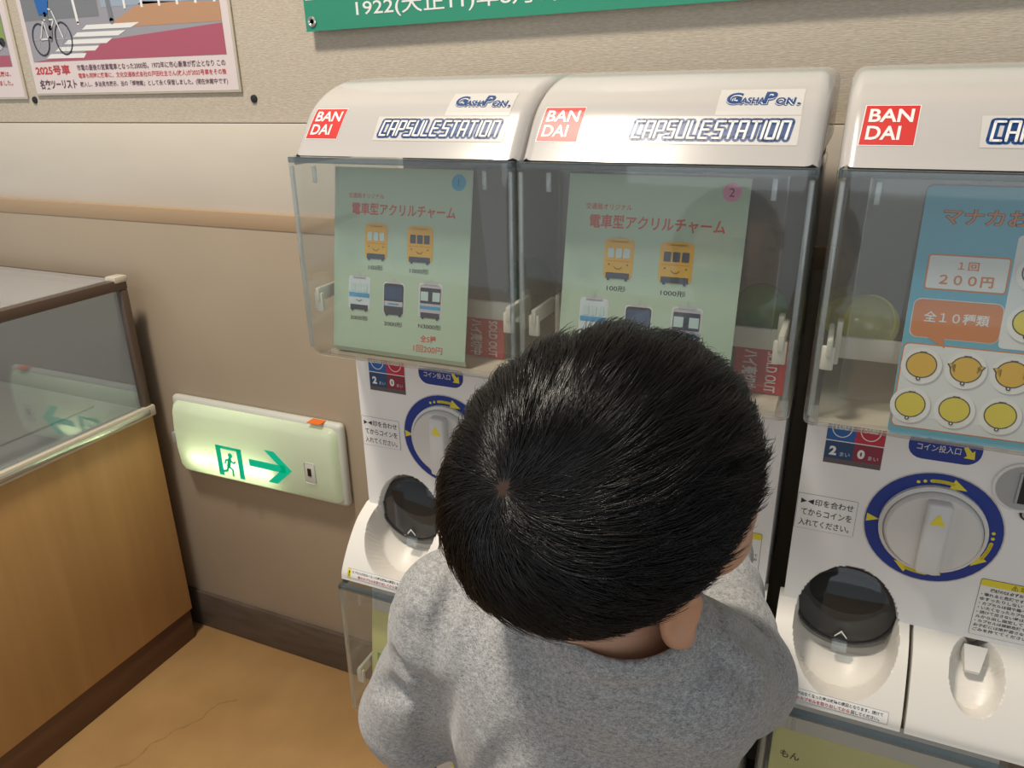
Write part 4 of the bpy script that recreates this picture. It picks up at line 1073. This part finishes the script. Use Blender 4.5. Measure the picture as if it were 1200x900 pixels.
    def rib(P):
        q = P - NECK_C; t = q @ ax; rd = np.linalg.norm(q - t[..., None] * ax, axis=-1)
        return .0022 * np.exp(-((rd - .0665) / .0026) ** 2)
    F.apply(NECK_C - .10, NECK_C + .10, rib, op='disp')
    # hem and cuff cuts
    F.apply(F.lo, (1, 1, .56), lambda P: .545 - P[..., 2], op='sub', k=.004) if False else None
    sl, P = F._win(F.lo, F.lo + F.h * F.n); F.f = np.maximum(F.f, (.552 - P[..., 2]).astype(np.float32))
    V, Q = F.mesh()
    sw = np_mesh('sweatshirt', V - np.array([.485, -.33, 0]), Q, M('heather_grey'), root)
    sm = sw.modifiers.new('soften', 'SMOOTH'); sm.factor = .5; sm.iterations = 2
    # ---- trousers and shoes
    F = Field((.33, -.45, .04), (.64, -.18, .66), .005)
    F.ell(PEL + [0, 0, .0], (.112, .084, .085), .03)
    for sgn in (-1, 1): F.chain([PEL + [sgn * .048, 0, -.03], (.485 + sgn * .056, -.315, .32), (.485 + sgn * .056, -.335, .085)], [.068, .054, .046], .03)
    sl, P = F._win(F.lo, F.lo + F.h * F.n); F.f = np.maximum(F.f, (.070 - P[..., 2]).astype(np.float32))
    V, Q = F.mesh(); np_mesh('trousers', V - np.array([.485, -.33, 0]), Q, M('trouser_navy'), root)
    for sgn in (-1, 1):
        x = .485 + sgn * .058; F = Field((x - .06, -.42, -.01), (x + .06, -.20, .12), .0035)
        F.cone((x, -.350, .045), (x + sgn * .004, -.255, .036), .038, .034, .02); F.cone((x, -.348, .05), (x, -.342, .085), .036, .034, .02)
        sl, P = F._win(F.lo, F.lo + F.h * F.n); F.f = np.maximum(F.f, (.001 - P[..., 2]).astype(np.float32)); F.f = np.maximum(F.f, (P[..., 2] - .092).astype(np.float32))
        V, Q = F.mesh(); z = V[:, 2]; mi = (z[Q].mean(1) < .016).astype(int); np_mesh('shoe', V - np.array([.485, -.33, 0]), Q, M('shoe_blue', 'sole'), root, mi)
    hair(root)
    return root

FOLDS = [((.372, -.383, .938), (.378, -.392, .912)), ((.350, -.382, .898), (.386, -.390, .888)), ((.389, -.394, .930), (.389, -.394, .898)), ((.384, -.388, .885), (.366, -.364, .795)),
         ((.398, -.352, .972), (.394, -.394, .925)), ((.352, -.372, .862), (.322, -.366, .846)), ((.470, -.420, .90), (.440, -.410, .84)), ((.408, -.404, .905), (.376, -.362, .78)),
         ((.606, -.330, .972), (.632, -.262, .900)), ((.592, -.366, .975), (.618, -.354, .950)), ((.540, -.408, .960), (.585, -.395, .900)),
         ((.562, -.178, .902), (.592, -.166, .908)), ((.592, -.166, .908), (.612, -.176, .880)), ((.566, -.214, .905), (.598, -.206, .909)), ((.598, -.206, .909), (.622, -.214, .878)), ((.572, -.252, .915), (.610, -.244, .908))]
SEAMS = [((.416, -.36, .972), (.425, -.395, .910)), ((.425, -.395, .912), (.470, -.41, .86)), ((.585, -.365, .985), (.612, -.37, .86))]
NECK_AX = np.array([.06, -.20, .97]); NECK_AX = NECK_AX / np.linalg.norm(NECK_AX)
NECK_C = np.array([.526, -.353, .980])

def hair(root):
    """~20k separate strands combed outwards from the crown whorl over the skull, on a dark root cap"""
    rng = np.random.default_rng(11)
    wh = np.array([.06, -.78, .58]); wh = wh / np.linalg.norm(wh)
    e1 = np.cross(wh, (1., 0, 0)); e1 /= np.linalg.norm(e1); e2 = np.cross(wh, e1)
    SR = SK + .0012
    def dirn(th, ph): return np.cos(th)[..., None] * wh + np.sin(th)[..., None] * (np.cos(ph)[..., None] * e1 + np.sin(ph)[..., None] * e2)
    def zline(n):          # lower edge of the hair-bearing scalp (z of the unit direction) by bearing round the head
        al = np.degrees(np.abs(np.arctan2(n[..., 0], n[..., 1])))     # 0 = face, 180 = nape
        return np.interp(al, [0, 40, 55, 66, 74, 89, 98, 117, 132, 180], [.56, .50, .36, .22, .12, .02, -.04, -.30, -.45, -.66])
    def zend(n):           # where the tips are cut
        al = np.degrees(np.abs(np.arctan2(n[..., 0], n[..., 1])))
        return np.interp(al, [0, 40, 55, 66, 74, 89, 98, 117, 132, 180], [.40, .32, .20, .06, -.05, -.22, -.29, -.47, -.68, -.92])
    N = 62000
    z = rng.uniform(-1, 1, N); a = rng.uniform(0, 2 * math.pi, N); n = np.stack([np.sqrt(1 - z * z) * np.cos(a), np.sqrt(1 - z * z) * np.sin(a), z], 1)
    n = n[n[:, 2] > zline(n)]; th0 = np.arccos(np.clip(n @ wh, -1, 1)); keep = th0 > rng.uniform(.012, .085, len(th0)); n, th0 = n[keep], th0[keep]
    n = n[:26000]
    qa, qt = rng.uniform(0, 2 * math.pi, 2600), .035 + .30 * rng.random(2600) ** .8          # fuller growth close to the whorl
    n = np.concatenate([n, dirn(qt, qa)]); th0 = np.arccos(np.clip(n @ wh, -1, 1)); N = len(n)
    ph0 = np.arctan2(n @ e2, n @ e1)
    ln = rng.uniform(.36, .60, N) * np.interp(th0, [0, .5, 1.4, 2.2], [1.15, 1.1, .95, .8])
    # locks: strands lean towards one of many centres
    NC = 620; ci = rng.integers(0, N, NC); D = n @ n[ci].T; cl = D.argmax(1); cph = ph0[ci][cl]; cth = th0[ci][cl]
    dphi = (cph - ph0 + math.pi) % (2 * math.pi) - math.pi
    lock_l = rng.normal(0, .05, NC)[cl]; lock_s = rng.normal(0, .16, NC)[cl]; lock_h = rng.normal(1, .16, NC)[cl]
    sw = .42 + lock_s + rng.normal(0, .07, N)
    fly = rng.random(N) < .02
    K = 7; t = np.linspace(0, 1, K)
    ln = np.maximum(ln + lock_l, .18)
    for _ in range(14):    # trim to the cut line
        tip = dirn(th0 + ln, ph0 + sw * ln); e = zend(tip) + rng.normal(0, .030, N); bad = (tip[:, 2] < e) & (ln > .10); ln = np.where(bad, ln * .90, ln)
    th = th0[:, None] + ln[:, None] * t; ph = ph0[:, None] + (sw * ln)[:, None] * t ** 1.3 / np.maximum(np.sin(th0[:, None] + .25), .35) * .8 + (np.clip(dphi, -.12, .12) * np.clip((th0 - .10) / .35, 0, 1))[:, None] * .70 * t ** 1.5 + (rng.normal(0, .5, N) * np.exp(-(th0 / .16) ** 2))[:, None] * t
    d = dirn(th, ph)
    lift = (.0025 + .0098 * (1 - (1 - t) ** 1.7))[None] * np.interp(n[:, 2], [-.75, -.45, -.1, .3, 1], [.30, .42, .72, .95, 1])[:, None] * (lock_h * rng.uniform(.62, 1.06, N))[:, None]
    lift = lift * np.interp(th0, [.05, .35, .8], [.50, .85, 1])[:, None]
    lift = np.where(fly[:, None], lift * 1.12 + .003 * t ** 2, lift); lift[:, 0] = 0
    P = (d * SR) + d * lift[..., None]
    P = P + (rng.normal(0, .0008, (N, 1, 3)) * t[None, :, None])
    P = HC + P @ HB
    T = np.gradient(P, axis=1); T /= np.linalg.norm(T, axis=2)[..., None]
    Nn = d @ HB; Bn = np.cross(T, Nn); Bn /= np.linalg.norm(Bn, axis=2)[..., None] + 1e-9; Nn = np.cross(Bn, T)
    rad = (.00030 * np.array([1, 1, 1, .95, .8, .55, .12]))[None, :, None] * np.where(fly, .62, rng.uniform(.75, 1.15, N))[:, None, None]
    ring = [P + rad * (math.cos(q) * Bn + math.sin(q) * Nn) for q in (math.pi / 2, math.pi / 2 + 2.094, math.pi / 2 + 4.189)]
    V = np.stack(ring, 2).reshape(-1, 3)
    base = (np.arange(N) * K * 3)[:, None, None]; k = (np.arange(K - 1) * 3)[None, :, None]; s3 = np.arange(3)[None, None, :]
    A = base + k + s3; B = base + k + (s3 + 1) % 3
    Q = np.stack([A, B, B + 3, A + 3], -1).reshape(-1, 4)
    o = np_mesh('hair', V - np.array([.485, -.33, 0]), Q, M('hair'), root)
    # root cap hugging the skull under the strands
    nu, nv = 72, 40; VV, FF = [], []
    for j in range(nv + 1):
        for i in range(nu):
            ph_ = 2 * math.pi * i / nu; x, y = math.cos(ph_), math.sin(ph_)
            zl = float(zline(np.array([x, y, 0.]))) + .02; zc = zl + (1 - zl) * (j / nv); s_ = math.sqrt(max(0, 1 - zc * zc)); dd = np.array([x * s_, y * s_, zc])
            th_ = math.acos(max(-1, min(1, float(dd @ wh)))); VV.append(HC + (dd * (SK + .0014 + .0040 * min(1, max(0, (th_ - .10) / .45)) * (.45 + .55 * min(1, j / 5)))) @ HB)
    for j in range(nv):
        for i in range(nu): FF.append((j * nu + i, j * nu + (i + 1) % nu, (j + 1) * nu + (i + 1) % nu, (j + 1) * nu + i))
    np_mesh('hair_roots', np.array(VV) - np.array([.485, -.33, 0]), np.array(FF), M('hair_root'), o)
build_child()
